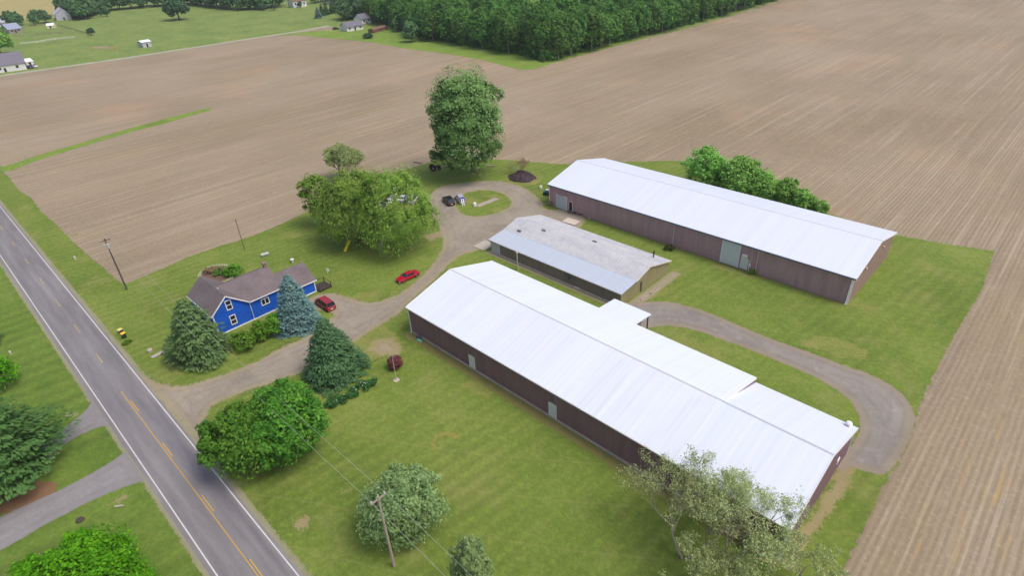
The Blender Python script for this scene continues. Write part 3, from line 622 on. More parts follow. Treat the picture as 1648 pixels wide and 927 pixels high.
# ------------------------------------------------------------ blue house
BLUE = NT('blue siding'); BLUE.rough(0.55); _w = BLUE.wave(BLUE.pos(), 0.314 / 0.2, 0, 1, 'Z')
BLUE.col(BLUE.mix(BLUE.rng(BLUE.noise(BLUE.mapv(BLUE.pos(), (.6, .6, 2)), 1, 4), .3, .7), lin((26, 82, 184)), lin((38, 98, 208)))); BLUE.bump(_w, .4, .02); BLUE = BLUE.m
SHG = NT('brown shingles'); SHG.rough(0.9); _n = SHG.noise(SHG.pos(), 3.2, 6, .8); _c = SHG.ramp(SHG.noise(SHG.pos(), .3, 5), [(.3, lin((98, 90, 93))), (.6, lin((110, 101, 104))), (.8, lin((118, 110, 112)))])
SHG.col(SHG.mix(SHG.rng(_n, .45, .75, 0, .5), _c, lin((136, 126, 128)))); SHG.bump(_n, .5, .03); SHG = SHG.m
GLASS = plain('window glass', (44, 48, 54), 0.12, var=.3, spec=.6)
WT = plain('white house trim', (224, 226, 230), .5, var=.03)
hs = thing('farmhouse', 'bright blue farmhouse with brown shingle roof and white trim beside the drive', 'house', (-95.8, 23.5, 0))
hx = -95.8
# front gable block (ridge along X)
A = dict(x0=-105.6, x1=hx, y0=23.5, y1=29.9, e=4.1, r=6.85); ym = 26.6
m = MB(); x0, x1, y0, y1, e, r = A['x0'], A['x1'], A['y0'], A['y1'], A['e'], A['r']
shell(m, x0, x1, [(y0 + .25, e), (ym, r - .1), (y1, e)])
# wing two and three, ridges along Y
def shellY(m, y0, y1, prof):
    base = [(prof[0][0], -0.1)] + list(prof) + [(prof[-1][0], -0.1)]
    for y, rev in ((y0, True), (y1, False)):
        pts = [(x, y, z) for x, z in base]; m.poly(pts if rev else pts[::-1])
    for i in (0, len(base) - 2):
        (xa, za), (xb, zb) = base[i], base[i + 1]; m.poly([(xa, y0, za), (xa, y1, za), (xb, y1, zb), (xb, y0, zb)])
shellY(m, y1 + .003, 36.5, [(-105.4, 4.0), (-100.6, 6.35), (hx + .004, 4.0)])
shellY(m, 36.503, 42.6, [(-103, 2.5), (-99.3, 5.0), (hx + .002, 2.5)])
bw(m, 'wall', BLUE, hs)
m = MB(); slab(m, x0 - .3, x1 + .35, y0 - .05, e + .05, ym, r + .05, .1); slab(m, x0 - .3, x1 + .35, y1 + .35, e - .15, ym, r + .05, .1); rA = bw(m, 'roof', SHG, hs)
def slabY(m, y0, y1, xa, za, xb, zb, t=.1):
    m.hexa([(xa, y0, za - t), (xb, y0, zb - t), (xb, y1, zb - t), (xa, y1, za - t), (xa, y0, za), (xb, y0, zb), (xb, y1, zb), (xa, y1, za)])
m = MB(); m.hexa([(-100.6, 26.9, 6.35), (hx + .4, 30.2, 3.88), (hx + .4, 36.75, 3.88), (-100.6, 36.75, 6.35), (-100.6, 26.9, 6.45), (hx + .4, 30.2, 3.98), (hx + .4, 36.75, 3.98), (-100.6, 36.75, 6.45)]); slabY(m, 27.2, 36.75, -105.8, 3.95, -100.6, 6.449); bw(m, 'roof', SHG, hs)
m = MB(); slabY(m, 36.6, 42.95, -99.3, 5.1, hx + .4, 2.6); slabY(m, 36.6, 42.95, -103.4, 2.4, -99.3, 5.099); bw(m, 'roof', SHG, hs)
t_ = MB()
def fasc(a, b, h=.26, w_=.06):  # trim board between two points
    (xa, ya, za), (xb, yb, zb) = a, b; dx, dy = (w_, 0) if abs(xb - xa) < .01 else (0, -w_)
    t_.hexa([(xa, ya, za - h), (xb, yb, zb - h), (xb + dx, yb + dy, zb - h), (xa + dx, ya + dy, za - h), (xa, ya, za), (xb, yb, zb), (xb + dx, yb + dy, zb), (xa + dx, ya + dy, za)])
fasc((hx + .352, y0 - .05, e + .06), (hx + .352, ym, r + .06)); fasc((hx + .352, ym + .004, r + .06), (hx + .352, y1 + .35, e - .14))
fasc((hx + .402, y1 + .4, 3.98), (hx + .402, 36.7, 3.98), .2); fasc((hx + .402, 36.72, 2.6), (hx + .402, 42.95, 2.6), .2)
fasc((x0 - .3, y0 - .052, e + .04), (x1 + .35, y0 - .052, e + .04), .2)
t_.box(hx + .006, hx + .07, y0 + .2, 42.62, .0, .22); t_.box(hx + .006, hx + .07, 42.45, 42.62, .222, 2.45); t_.box(hx + .006, hx + .07, y0 + .2, y0 + .38, .222, 4.0)
bw(t_, 'trim', WT, hs)
for yy, zz in ((30.15, 3.7), (36.6, 3.7)): bw(MB().tube([(hx + .3, yy, zz), (hx + .1, yy, zz - .3), (hx + .1, yy, .25), (hx + .3, yy, .1)], [.05] * 4, 6), 'downspout', WT, hs)
def window(parent, yc, zc, w_, h_, cols=1, rows=2, x=hx):
    fr = MB(); b = .13
    fr.box(x + .004, x + .09, yc - w_ / 2 - b, yc - w_ / 2, zc - h_ / 2 - b, zc + h_ / 2 + b); fr.box(x + .004, x + .09, yc + w_ / 2, yc + w_ / 2 + b, zc - h_ / 2 - b, zc + h_ / 2 + b)
    fr.box(x + .004, x + .09, yc - w_ / 2 + .002, yc + w_ / 2 - .002, zc - h_ / 2 - b, zc - h_ / 2); fr.box(x + .004, x + .09, yc - w_ / 2 + .002, yc + w_ / 2 - .002, zc + h_ / 2, zc + h_ / 2 + b)
    for i in range(1, rows): z = zc - h_ / 2 + h_ * i / rows; fr.box(x + .004, x + .08, yc - w_ / 2 + .002, yc + w_ / 2 - .002, z - .05, z + .05)
    for i in range(1, cols): y = yc - w_ / 2 + w_ * i / cols; fr.box(x + .004, x + .075, y - .06, y + .06, zc - h_ / 2 + .002, zc + h_ / 2 - .002)
    o = bw(fr, 'window', WT, parent)
    bw(MB().box(x + .005, x + .03, yc - w_ / 2 + .002, yc + w_ / 2 - .002, zc - h_ / 2 + .002, zc + h_ / 2 - .002), 'pane', GLASS, o)
window(hs, 26.8, 4.85, .8, 1.6); window(hs, 26.75, 1.85, .8, 1.6); window(hs, 32.85, 2.6, 1.25, 1.0, 2, 1); window(hs, 39.3, 1.6, 1.2, 1.0, 2, 1)
# near side windows (towards the road)
for xc in (-103.2, -98.6):
    o = bw(MB().box(xc - .5, xc + .5, y0 + .17, y0 + .246, 1.0, 2.6), 'window', WT, hs); bw(MB().box(xc - .38, xc + .38, y0 + .15, y0 + .168, 1.12, 2.48), 'pane', GLASS, o)
ch = MB().box(-100.9, -100.3, 36.0, 36.6, 5.9, 7.15).box(-101.0, -100.2, 35.9, 36.7, 7.15, 7.3); bw(ch, 'chimney', plain('brick chimney', (128, 112, 108), .9), hs)
bw(MB().lathe([(.14, 6.0), (.14, 6.75)], 8, -99.4, 27.0), 'vent_pipe', CONC, hs)
dk = MB().box(-97.5, -94.8, 42.8, 45.4, .25, .4)
for a in (-97.4, -94.9):
    for b in (42.9, 45.3): dk.box(a - .06, a + .06, b - .06, b + .06, 0, 1.35)
dk.box(-97.4, -94.9, 45.25, 45.33, 1.25, 1.33); dk.box(-97.45, -97.37, 42.9, 45.3, 1.25, 1.33)
bw(dk, 'porch_deck', plain('dark stained deck', (66, 58, 56), .8), hs)

# ------------------------------------------------------------ distant buildings
def building(name, label, cat, p0, p1, depth, eave, ridge, wall, roof, over=.4, windows=0, door=0, gable=False):
    """near wall runs p0 -> p1, the building extends away from the viewer by depth; ridge along the near wall unless gable"""
    a = Vector((p0[0], p0[1], 0)); b = Vector((p1[0], p1[1], 0)); L = (b - a).length; ang = math.atan2(b.y - a.y, b.x - a.x)
    t = thing(name, label, cat, (a.x, a.y, 0), ang)
    m = MB(); rm = MB()
    if not gable:
        shell(m, 0, L, [(0, eave), (depth / 2, ridge), (depth, eave)])
        slab(rm, -over, L + over, -over, eave - .1, depth / 2, ridge + .12, .15); slab(rm, -over, L + over, depth + over, eave - .1, depth / 2, ridge + .12, .15)
    else:
        shellY(m, 0, depth, [(0, eave), (L / 2, ridge), (L, eave)])
        slabY(rm, -over, depth + over, -over, eave - .1, L / 2, ridge + .12, .15); slabY(rm, -over, depth + over, L / 2, ridge + .119, L + over, eave - .1, .15)
    m.build('wall', wall, t); rm.build('roof', roof, t)
    for i in range(windows):
        x = L * (i + .5) / windows; wm = MB().box(x - .6, x + .6, -.06, -.004, eave * .4, eave * .75).build('window', GLASS, t)
    for i in range(door):
        x = L * (i + .8) / (door + .6); MB().box(x - .5, x + .5, -.07, -.004, .05, min(2.1, eave - .2)).build('door', DARK if wall is not DARK else TRIM, t)
    return t
WW = plain('far white wall', (212, 214, 216), .7, var=.05); GR = plain('far grey shingles', (112, 110, 122), .9, scale=.3); GRL = plain('far pale metal roof', (176, 178, 194), .6)
BRW = plain('far brown boards', (120, 92, 80), .9); BLR = plain('far blue grey roof', (140, 150, 172), .7); WR = plain('far white roof', (226, 230, 232), .5, var=.03)
building('white_barn', 'large white barn with dark grey roof at the left edge beside the far lane', 'barn', (-432.93, 31.25), (-429.04, 61.76), 17, 3.6, 8.4, WW, GR, .5, 4, 2)
building('garage', 'low white garage with pale roof right of the big white barn', 'garage', (-438.06, 63.55), (-438.40, 67.17), 8, 2.6, 3.6, WW, WR, .3, 0, 1)
building('house', 'white ranch house with grey roof nearest the field corner in front of the wood', 'house', (-375.09, 230.90), (-374.01, 242.88), 9, 2.8, 5.2, WW, GR, .5, 3, 1)
building('house', 'smaller white gabled house standing behind the white ranch house', 'house', (-393.66, 255.23), (-395.03, 264.08), 8, 3.4, 6.4, WW, GR, .4, 2, 1)
building('long_shed', 'long low brown shed right of the white ranch house by the wood', 'shed', (-352.44, 236.27), (-357.05, 250.44), 4.5, 2.0, 2.9, BRW, BRW, .2, 0, 1)
building('shed', 'small white shed standing alone in the pasture beside the lane', 'shed', (-442.22, 125.98), (-443.15, 131.46), 6, 3.2, 3.9, plain('pale shed wall', (180, 182, 190), .7), WR, .4, 0, 1)
building('metal_barn', 'pale grey metal barn at the far left beneath the tree line', 'barn', (-676.60, 132.84), (-674.73, 143.81), 22, 5, 9, GRL, GRL, .3, 0, 1, True)
building('house', 'house with blue grey roof beyond the fenced paddock at far left', 'house', (-619.08, 88.15), (-620.79, 96.93), 12, 3, 6.5, plain('tan wall', (150, 142, 140), .8), BLR, .4, 2, 1)
building('house', 'pale roofed house at the far left edge next to the blue grey roofed house', 'house', (-684.62, 87.05), (-677.66, 96.15), 10, 3.5, 6.5, WW, GRL, .4, 2, 1)
building('house', 'far white walled house with brown roof among the trees', 'house', (-543.08, 284.81), (-541.58, 296.82), 12, 5, 9, WW, BRW, .4, 3, 1)
building('shed', 'tiny cream shed inside the fenced paddock', 'shed', (-623.77, 113.82), (-621.51, 118.46), 6, 2.2, 3.4, plain('cream wall', (206, 200, 170), .8), WR, .2, 0, 1)
building('house', 'farthest pale house showing between the spruces and the trees', 'house', (-534.71, 316.14), (-535.14, 325.55), 9, 4, 7, WW, GRL, .3, 2, 1)


# ------------------------------------------------------------ vegetation
def leaf_mat(name, c0, c1, c2, trans=0.25):
    t = NT(name); t.rough(0.75); t.b.inputs['Specular IOR Level'].default_value = 0.15
    oi = t.n('ShaderNodeObjectInfo')
    c = t.ramp(t.attr('tint'), [(0.0, lin(c0)), (0.5, lin(c1)), (1.0, lin(c2))])
    hs_ = t.n('ShaderNodeHueSaturation'); t.l(c, hs_.inputs['Color']); t.l(t.rng(oi.outputs['Random'], 0, 1, 0.98, 1.30), hs_.inputs['Value']); t.l(t.rng(oi.outputs['Random'], 0, 1, 0.488, 0.506), hs_.inputs['Hue']); hs_.inputs['Saturation'].default_value = 1.08
    t.col(hs_.outputs[0])
    tl = t.n('ShaderNodeBsdfTranslucent'); t.l(hs_.outputs[0], tl.inputs[0]); mx = t.n('ShaderNodeMixShader'); mx.inputs[0].default_value = trans
    t.l(t.b.outputs[0], mx.inputs[1]); t.l(tl.outputs[0], mx.inputs[2]); t.l(mx.outputs[0], t.out.inputs[0]); return t.m
BARK = plain('bark', (112, 102, 92), .9, scale=2, var=.3); BARKP = plain('pale bark', (150, 142, 132), .9, scale=2, var=.25); BARKD = plain('dark bark', (82, 72, 64), .9, scale=2, var=.3)
def unit(v): return v / np.maximum(np.linalg.norm(v, axis=-1, keepdims=True), 1e-9)
def rdir(n): return unit(rng.normal(size=(n, 3)))
def leafmesh(name, P, N, a, b, tint, T=None):
    n = len(P); N = unit(N)
    if T is None: T = rdir(n)
    T = unit(T - N * (T * N).sum(1, keepdims=True)); B = np.cross(N, T)
    a = np.broadcast_to(a, (n,))[:, None]; b = np.broadcast_to(b, (n,))[:, None]
    V = np.stack([P + T * a, P + B * b * .8 + T * a * .15, P - T * a, P - B * b * .8 + T * a * .15], 1).reshape(-1, 3)
    me = quads(name, V, np.arange(n * 4).reshape(-1, 4))
    at = me.attributes.new('tint', 'FLOAT', 'FACE'); at.data.foreach_set('value', np.clip(tint, 0, 1).astype(np.float32)); return me
def crown(name, rx, rz, zc, nl, ns, nk, ls, lob=.30, shape='round', droop=0., asp=.7, inner=.55, up=.35, ry=None, floor=.3, gap=None, dust=.22, trim=None):
    ry = ry or rx
    D = rdir(nl * 3); D = D[D[:, 2] > -.75][:nl]; n = len(D)
    # even the lobes out a little
    for _ in range(6):
        for i in range(n):
            d = D[i] - D; q = (d ** 2).sum(1) + 1e-3; D[i] += (d / q[:, None] ** 1.5).sum(0) * .004 * 24 / n
        D = unit(D)
    rr = rng.uniform(inner, .92 if shape == 'column' else .84, n)[:, None]
    c = D * rr
    if shape == 'oval': c[:, :2] *= (1 - .35 * np.clip(c[:, 2:3], 0, 1) ** 1.5)
    if shape in ('full', 'column'): c[:, :2] *= (1 + (.55 if shape == 'full' else .30) * np.clip(-D[:, 2:3], 0, 1)); c[:, :2] *= (1 + (.25 if shape == 'column' else 0) * np.clip(D[:, 2:3], 0, 1))
    if shape == 'cone': c[:, :2] *= (1 - .55 * (c[:, 2:3] + 1) / 2)
    if shape == 'broad': c[:, :2] *= (1 + .12 * np.sign(-c[:, 2:3]))
    c = c * [rx, ry, rz] + [0, 0, zc]
    R = lob * (rx * ry * rz) ** (1 / 3) * rng.uniform(.7, 1.25, n)
    lt = rng.uniform(0, 1, n)
    d2 = rdir(n * ns).reshape(n, ns, 3); d2[..., 2] = np.abs(d2[..., 2]) * .9 - .25; d2 = unit(d2 + .5 * D[:, None])
    sc = c[:, None] + d2 * (R[:, None, None] * rng.uniform(.55, 1.0, (n, ns, 1)))
    sr = R[:, None] * rng.uniform(.28, .48, (n, ns))
    st = lt[:, None] * .5 + rng.uniform(0, .5, (n, ns))
    d3 = rdir(n * ns * nk).reshape(n, ns, nk, 3); d3[..., 2] += up * .6; d3 = unit(d3)
    P = sc[:, :, None] + d3 * sr[:, :, None, None] * rng.uniform(.55, 1.12, (n, ns, nk, 1))
    N = d3 + rdir(n * ns * nk).reshape(d3.shape) * .55; N[..., 2] += up
    tt = st[:, :, None] * .75 + rng.uniform(0, .25, (n, ns, nk))
    P = P.reshape(-1, 3); N = N.reshape(-1, 3); tt = tt.ravel(); sz = ls * rng.uniform(.45, 1.45, len(P))
    T = None
    if droop:
        T = np.tile([0, 0, -1.], (len(P), 1)) * droop + rdir(len(P)) * .5; P[:, 2] -= rng.uniform(0, droop, len(P))
        N = unit(P - [0, 0, zc]) + rdir(len(P)) * .5
    nd_ = int(len(P) * dust)   # single leaves and twigs filling in between the lobes
    dd = rdir(nd_); dd = np.where(dd[:, 2:3] < -.8, -dd, dd); q_ = dd * (rng.uniform(.25, 1, nd_) ** .5)[:, None]
    if shape in ('full', 'column'): q_[:, :2] *= (1 + (.55 if shape == 'full' else .30) * np.clip(-dd[:, 2:3], 0, 1))
    if shape == 'column': q_[:, :2] *= 1 + .25 * np.clip(dd[:, 2:3], 0, 1)
    if shape == 'cone': q_[:, :2] *= 1 - .55 * (dd[:, 2:3] + 1) / 2
    q_ *= (1 + .10 * np.sin(3 * np.arctan2(dd[:, 1], dd[:, 0]) + 4 * dd[:, 2]))[:, None]
    k_ = slice(0, nd_); P[k_] = q_ * [rx * .96, ry * .96, rz * .96] + [0, 0, zc]; N[k_] = dd + rdir(nd_) * .8; N[k_, 2] += up; tt[k_] = rng.uniform(.15, .9, nd_)
    if gap:   # an opening in the foliage: leaves near an axis through the crown are missing
        q, d_, g1, g2 = gap; q = np.array(q, float); d_ = unit(np.array(d_, float)); v_ = P - q; v_ = v_ - d_ * (v_ @ d_)[:, None]; hx_ = unit(np.cross(d_, [0, 0, 1.])); hy_ = np.cross(hx_, d_)
        kp = ((v_ @ hx_ / g1) ** 2 + (v_ @ hy_ / g2) ** 2 > 1) | (rng.uniform(0, 1, len(P)) < .13); P, N, tt, sz = P[kp], N[kp], tt[kp], sz[kp]; T = T[kp] if T is not None else None
    if trim:   # side cut back for the power line: no leaves beyond a vertical plane
        kp = P[:, 0] * trim[0] + P[:, 1] * trim[1] < trim[2]; P, N, tt, sz = P[kp], N[kp], tt[kp], sz[kp]; T = T[kp] if T is not None else None
    P[:, 2] = np.maximum(P[:, 2], floor)
    return leafmesh(name, P, N, sz, sz * asp, tt, T), c
def limbs(name, h, r, targets, mat, lean=(0, 0), n=8, fork=.35):
    m = MB(); top = Vector((lean[0], lean[1], h)); fk = h * fork
    pts = []; rd = []
    for i in range(6):
        t = i / 5; pts.append(Vector((lean[0] * t, lean[1] * t, h * t))); rd.append(r * (1.35 if i == 0 else 1) * (1 - .72 * t) + .02)
    m.tube(pts, rd, n)
    for k, q in enumerate(targets):
        q = Vector(tuple(q)); t = min(.95, max(fork, fork + (1 - fork) * (k % 5) / 6)); a = Vector((lean[0] * t, lean[1] * t, h * t * .9))
        if q.z < a.z: a.z = max(fk * .7, q.z * .6)
        mid = (a + q) / 2 + Vector((random.uniform(-.4, .4), random.uniform(-.4, .4), -.05 * (q - a).length))
        m.tube([a, mid, q], [r * .42 * (1 - .5 * t) + .03, r * .25 + .02, r * .08 + .01], 6)
    return m
def tree(name, label, cat, tr, lm, bark=None, group=None, nl=26, ns=9, nk=42, ls=.3, trunk=.3, seedrot=0, base=None, **k):
    x, y, rx, zc, rz = tr; b = bark or BARK; off = (0, 0)
    if base: off = (x - base[0], y - base[1]); x, y = base
    t = thing(name, label, cat, (x, y, 0), seedrot, group)
    me, c = crown('crown', rx, rz, zc, nl, ns, nk, ls, **k); me.materials.append(lm)
    o = bpy.data.objects.new('crown', me); C.objects.link(o); o.parent = t; o.location = (off[0], off[1], 0)
    limbs('trunk', zc + rz * .5, trunk, c[:: max(1, len(c) // 9)] + np.array([off[0], off[1], 0]), b, (off[0] * .8, off[1] * .8)).build('trunk', b, t, smooth=True)
    return t
L_MAPLE = leaf_mat('maple leaves', (60, 100, 44), (82, 126, 54), (112, 152, 70))
L_COTT = leaf_mat('cottonwood leaves', (92, 124, 76), (112, 146, 90), (140, 168, 110))
L_WILL = leaf_mat('willow leaves', (112, 146, 72), (134, 168, 86), (160, 188, 108), .42)
L_BRIGHT = leaf_mat('fresh bright leaves', (70, 120, 38), (90, 144, 46), (116, 168, 62), .3)
L_BUSH = leaf_mat('light green leaves', (100, 144, 72), (124, 168, 88), (150, 190, 110), .3)
L_CRAB = leaf_mat('grey green leaves', (100, 124, 80), (120, 144, 96), (148, 166, 120), .25)
L_OLIVE = leaf_mat('olive sparse leaves', (132, 146, 100), (154, 168, 118), (176, 188, 140), .3)
L_WOOD = leaf_mat('woodland leaves', (58, 98, 54), (82, 124, 64), (116, 152, 82), .25)
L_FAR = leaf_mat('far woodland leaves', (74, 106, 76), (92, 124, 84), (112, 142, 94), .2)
L_OAK = leaf_mat('dark oak leaves', (58, 88, 66), (72, 102, 74), (88, 118, 84), .2)
N_PINE = leaf_mat('pine needles', (70, 94, 60), (86, 110, 70), (106, 128, 86), .1)
N_SPRU = leaf_mat('spruce needles', (56, 86, 58), (72, 104, 70), (92, 124, 88), .1)
N_BLUE = leaf_mat('blue spruce needles', (84, 118, 120), (106, 138, 138), (132, 160, 158), .1)
N_WHP = leaf_mat('white pine needles', (58, 90, 52), (74, 110, 62), (94, 128, 78), .1)
L_RED = leaf_mat('purple leaves', (84, 50, 58), (106, 66, 72), (124, 80, 80), .2)
L_SHR = leaf_mat('shrub leaves', (70, 112, 44), (92, 134, 54), (118, 154, 68), .25)
L_TAN = leaf_mat('dead tan leaves', (120, 104, 80), (140, 122, 94), (160, 142, 110), .2)

def conifer(name, label, base, h, r, lm, levels=26, nb=13, ls=.24, droop=.5, pw=.8, jag=.2, lift=.12, trunk=.2, k=1.0, z0=.05, flat=.35, rot=0, top=True, sub=1.0):
    t = thing(name, label, 'conifer', (base[0], base[1], 0), rot)
    Ps, Ns, Ts, tt, As = [], [], [], [], []
    for i in range(levels):
        f = (i + rng.uniform(-.2, .2)) / levels; z = h * (z0 + (1 - z0) * f); L0 = r * max(.03, 1 - f) ** pw
        n = max(5, int(nb * (L0 / r) ** .5)); off = rng.uniform(0, 6.28)
        for j in range(n):
            a = off + 6.283 * j / n + rng.uniform(-.15, .15); L = L0 * rng.uniform(1 - jag, 1 + jag * .6) * (1 + .12 * math.sin(3 * a + base[0]))
            d = np.array([math.cos(a), math.sin(a), 0]); e = np.array([-d[1], d[0], 0]); bt = rng.uniform(0, .6)
            m = max(6, int(42 * k * (L / r) ** 1.3 * (r / 4) ** 1.2 + 5))
            s = np.sqrt(rng.uniform(.06, 1, m)); lat = rng.uniform(-1, 1, m) * (.10 + .22 * (1 - s) + .12) * L
            zz = z + lift * L * s - droop * L * s ** 2 * .6 - np.abs(lat) * .25 + rng.uniform(-.08, .08, m)
            P = d * (s * L)[:, None] + e * lat[:, None]; P[:, 2] = np.maximum(zz, .15)
            N = np.tile([0, 0, 1.], (m, 1)) + d * .35 + rdir(m) * flat
            T = d + e * (lat / L * 2.2)[:, None] + rdir(m) * .2; T[:, 2] -= droop * s * .6
            Ps.append(P); Ns.append(N); Ts.append(T); tt.append(bt * .6 + .25 * s + rng.uniform(0, .25, m)); As.append(ls * rng.uniform(.7, 1.3, m))
    A_ = np.concatenate(As)
    me = leafmesh('crown', np.concatenate(Ps), np.concatenate(Ns), A_, A_ * .55, np.concatenate(tt), np.concatenate(Ts)); me.materials.append(lm)
    o = bpy.data.objects.new('crown', me); C.objects.link(o); o.parent = t
    MB().tube([(0, 0, 0), (0, 0, h * .5), (0, 0, h * .98)], [trunk, trunk * .6, .02], 8).build('trunk', BARKD, t, smooth=True)
    return t
def TRIM_(tr):
    return (.905, -.425, (-38.1 - tr[0]) * .905 - (17.9 - tr[1]) * .425 - .35)
def GAP(tr, car_):
    return ((car_[0] - tr[0], car_[1] - tr[1], .8), (-car_[0], -car_[1], 58.2), 4.6 if car_[0] > -124 else 2.6, 1.7)
conifer('pine_tree', 'broad dark green pine between the road and the blue farmhouse', (-92.07, 19.43), 11.3, 4.9, N_PINE, 24, 13, .27, .25, .62, .28, .22, .28, 1.1)
conifer('spruce_tree', 'silvery blue spruce against the blue farmhouse wall', (-87.79, 34.61), 10.6, 4.1, N_BLUE, 30, 15, .21, .5, .62, .10, .1, .2, 1.5)
conifer('spruce_tree', 'green spruce standing across the gravel drive from the house', (-71.57, 31.57), 10.6, 4.9, N_SPRU, 28, 15, .23, .45, .72, .2, .15, .22, 1.4)
conifer('pine_tree', 'huge white pine with spreading branches at the left edge of the photo', (-86.12, -8.32), 12.5, 7.6, N_WHP, 26, 12, .30, .1, .6, .34, .32, .3, 1.1)
conifer('pine_tree', 'dark pine branch tips just entering at the left edge above the bright shrub', (-124.39, -4.33), 5.0, 2.4, N_WHP, 12, 9, .25, .2, .6, .3, .2, .15)

tree('maple_tree', 'big round green maple between the road and the front lawn', 'tree', (-63.01, 14.78, 5.61, 5.11, 4.21), L_MAPLE, nl=44, ns=12, nk=56, ls=.20, lob=.25, trunk=.35)
tree('maple_tree', 'second rounded maple crown touching the green spruce', 'tree', (-60.67, 18.84, 5.34, 5.97, 5.07), L_MAPLE, nl=44, ns=12, nk=56, ls=.20, lob=.25, trunk=.3)
tree('cottonwood_tree', 'tall broad cottonwood standing alone at the back field edge', 'tree', (-116.39, 101.82, 9.30, 14.73, 14.43), L_COTT, BARKP, nl=120, ns=12, nk=46, ls=.30, lob=.19, trunk=.6, shape='column', droop=.3, inner=.4, base=(-118.39, 105.04))
tree('willow_tree', 'large feathery willow with pale trunk beside the yellow slide', 'tree', (-97.31, 63.68, 8.67, 9.57, 8.97), L_WILL, BARKP, nl=110, ns=11, nk=40, ls=.27, lob=.17, trunk=.5, droop=.6, asp=.35, inner=.45, base=(-99.63, 60.12), shape='full', gap=GAP((-97.31, 63.68, 8.67, 9.57, 8.97), (-116.64, 77.51)))
tree('willow_tree', 'yellow green willow left of the one with the pale trunk', 'tree', (-107.30, 60.18, 8.19, 8.59, 8.19), L_WILL, BARK, nl=105, ns=11, nk=40, ls=.27, lob=.17, trunk=.4, droop=.6, asp=.35, inner=.45, shape='full', gap=GAP((-107.30, 60.18, 8.19, 8.59, 8.19), (-122.13, 75.10)))
tree('small_tree', 'small light green tree at the left end of the willow clump', 'tree', (-121.00, 59.04, 3.80, 7.35, 5.85), leaf_mat('light elm leaves', (96, 132, 60), (116, 152, 72), (138, 168, 88), .3), BARK, nl=34, ns=8, nk=22, ls=.26, lob=.27, trunk=.2)
tree('bright_maple', 'bright yellow green tree top rising from the bottom left corner', 'tree', (-55.35, -6.82, 7.63, 5.31, 3.81), L_BRIGHT, nl=74, ns=13, nk=60, ls=.17, lob=.20, trunk=.35)
tree('bright_shrub', 'bright green shrub at the left edge above the white pine', 'shrub', (-108.10, -4.74, 2.86, 3.06, 2.86), L_BRIGHT, nl=16, ns=8, nk=40, ls=.18, lob=.34, trunk=.15)
tree('crabapple_tree', 'dense grey green crabapple behind the near utility pole', 'tree', (-39.86, 21.26, 5.08, 4.70, 4.20), L_CRAB, BARK, nl=64, ns=12, nk=56, ls=.15, lob=.22, inner=.45, trunk=.25, trim=TRIM_((-39.86, 21.26, 5.08, 4.70, 4.20)))
tree('sapling', 'pale grey green young tree cut by the bottom edge', 'tree', (-27.42, 20.07, 2.67, 6.73, 6.23), L_CRAB, BARK, nl=40, ns=10, nk=40, ls=.14, lob=.25, inner=.4, trunk=.12, shape='cone')
for i, (u, lb) in enumerate((((-64.57, 132.50, 5.32, 5.45, 5.15), 'largest bright bush behind the back barn, left end of the row'), ((-55.35, 132.01, 5.26, 5.22, 4.92), 'rounded bright bush second from the left behind the back barn'),
        ((-49.88, 132.20, 3.72, 4.35, 4.05), 'lighter middle bush behind the back barn'), ((-44.88, 134.45, 2.84, 3.37, 3.17), 'narrow darker bush right of the middle behind the back barn'), ((-41.04, 133.92, 2.37, 2.73, 2.53), 'pale low bush second from the right behind the back barn'), ((-36.70, 134.11, 1.65, 1.75, 1.65), 'smallest bush at the right end behind the back barn'))):
    tree('bush', lb, 'bush', u, L_BUSH, nl=44, ns=9, nk=30, ls=.24, lob=.27, trunk=.12, inner=.4, group='bushes behind the back barn')
for u, lb in (((-61.31, 136.00, 2.61, 3.23, 3.13), 'low loose bush filling the gap between the two biggest bushes behind the back barn'), ((-47.54, 135.63, 2.17, 2.60, 2.50), 'small loose bush between the middle and the narrow dark bush behind the back barn'), ((-38.88, 134.85, 1.53, 1.79, 1.69), 'low loose bush just left of the smallest one behind the back barn')):
    tree('bush', lb, 'bush', u, L_BUSH, nl=30, ns=8, nk=22, ls=.24, lob=.28, trunk=.08, inner=.35, dust=.45, group='bushes behind the back barn')
for i, (u, lb) in enumerate((((-88.85, 25.25, 2.05, 1.55, 1.45), 'loose green shrub in front of the blue wall beside the pine'), ((-89.26, 28.52, 2.10, 1.59, 1.49), 'rounded green shrub under the small window of the blue house'), ((-88.35, 30.67, 1.47, 2.13, 2.03), 'yellow green shrub against the blue spruce'))):
    tree('shrub', lb, 'shrub', u, L_SHR, nl=14, ns=7, nk=34, ls=.16, lob=.36, trunk=.06, group='shrubs along the blue house')
tree('purple_shrub', 'dark purple leaved shrub at the foot of the lamp post', 'shrub', (-65.28, 38.57, 1.16, 1.26, 1.16), L_RED, nl=30, ns=8, nk=26, ls=.13, lob=.30, trunk=.05, inner=.3)
tree('low_bush', 'small dark bush at the foot of the back barn downspout', 'shrub', (-53.60, 99.04, 1.14, 0.51, 0.51), leaf_mat('dark low bush', (56, 66, 40), (70, 78, 46), (84, 92, 54)), nl=10, ns=5, nk=18, ls=.15, lob=.4, trunk=.04)
tree('weed_clump', 'green weed clump beside the tall pale sliding door', 'shrub', (-36.45, 100.10, 0.70, 0.54, 0.54), L_SHR, nl=8, ns=4, nk=18, ls=.14, lob=.4, trunk=.03)
tree('house_shrub', 'low shrub on the far side of the blue house roof', 'shrub', (-114.51, 35.18, 2.00, 0.90, 0.90), L_SHR, nl=12, ns=6, nk=20, ls=.18, lob=.36, trunk=.05)
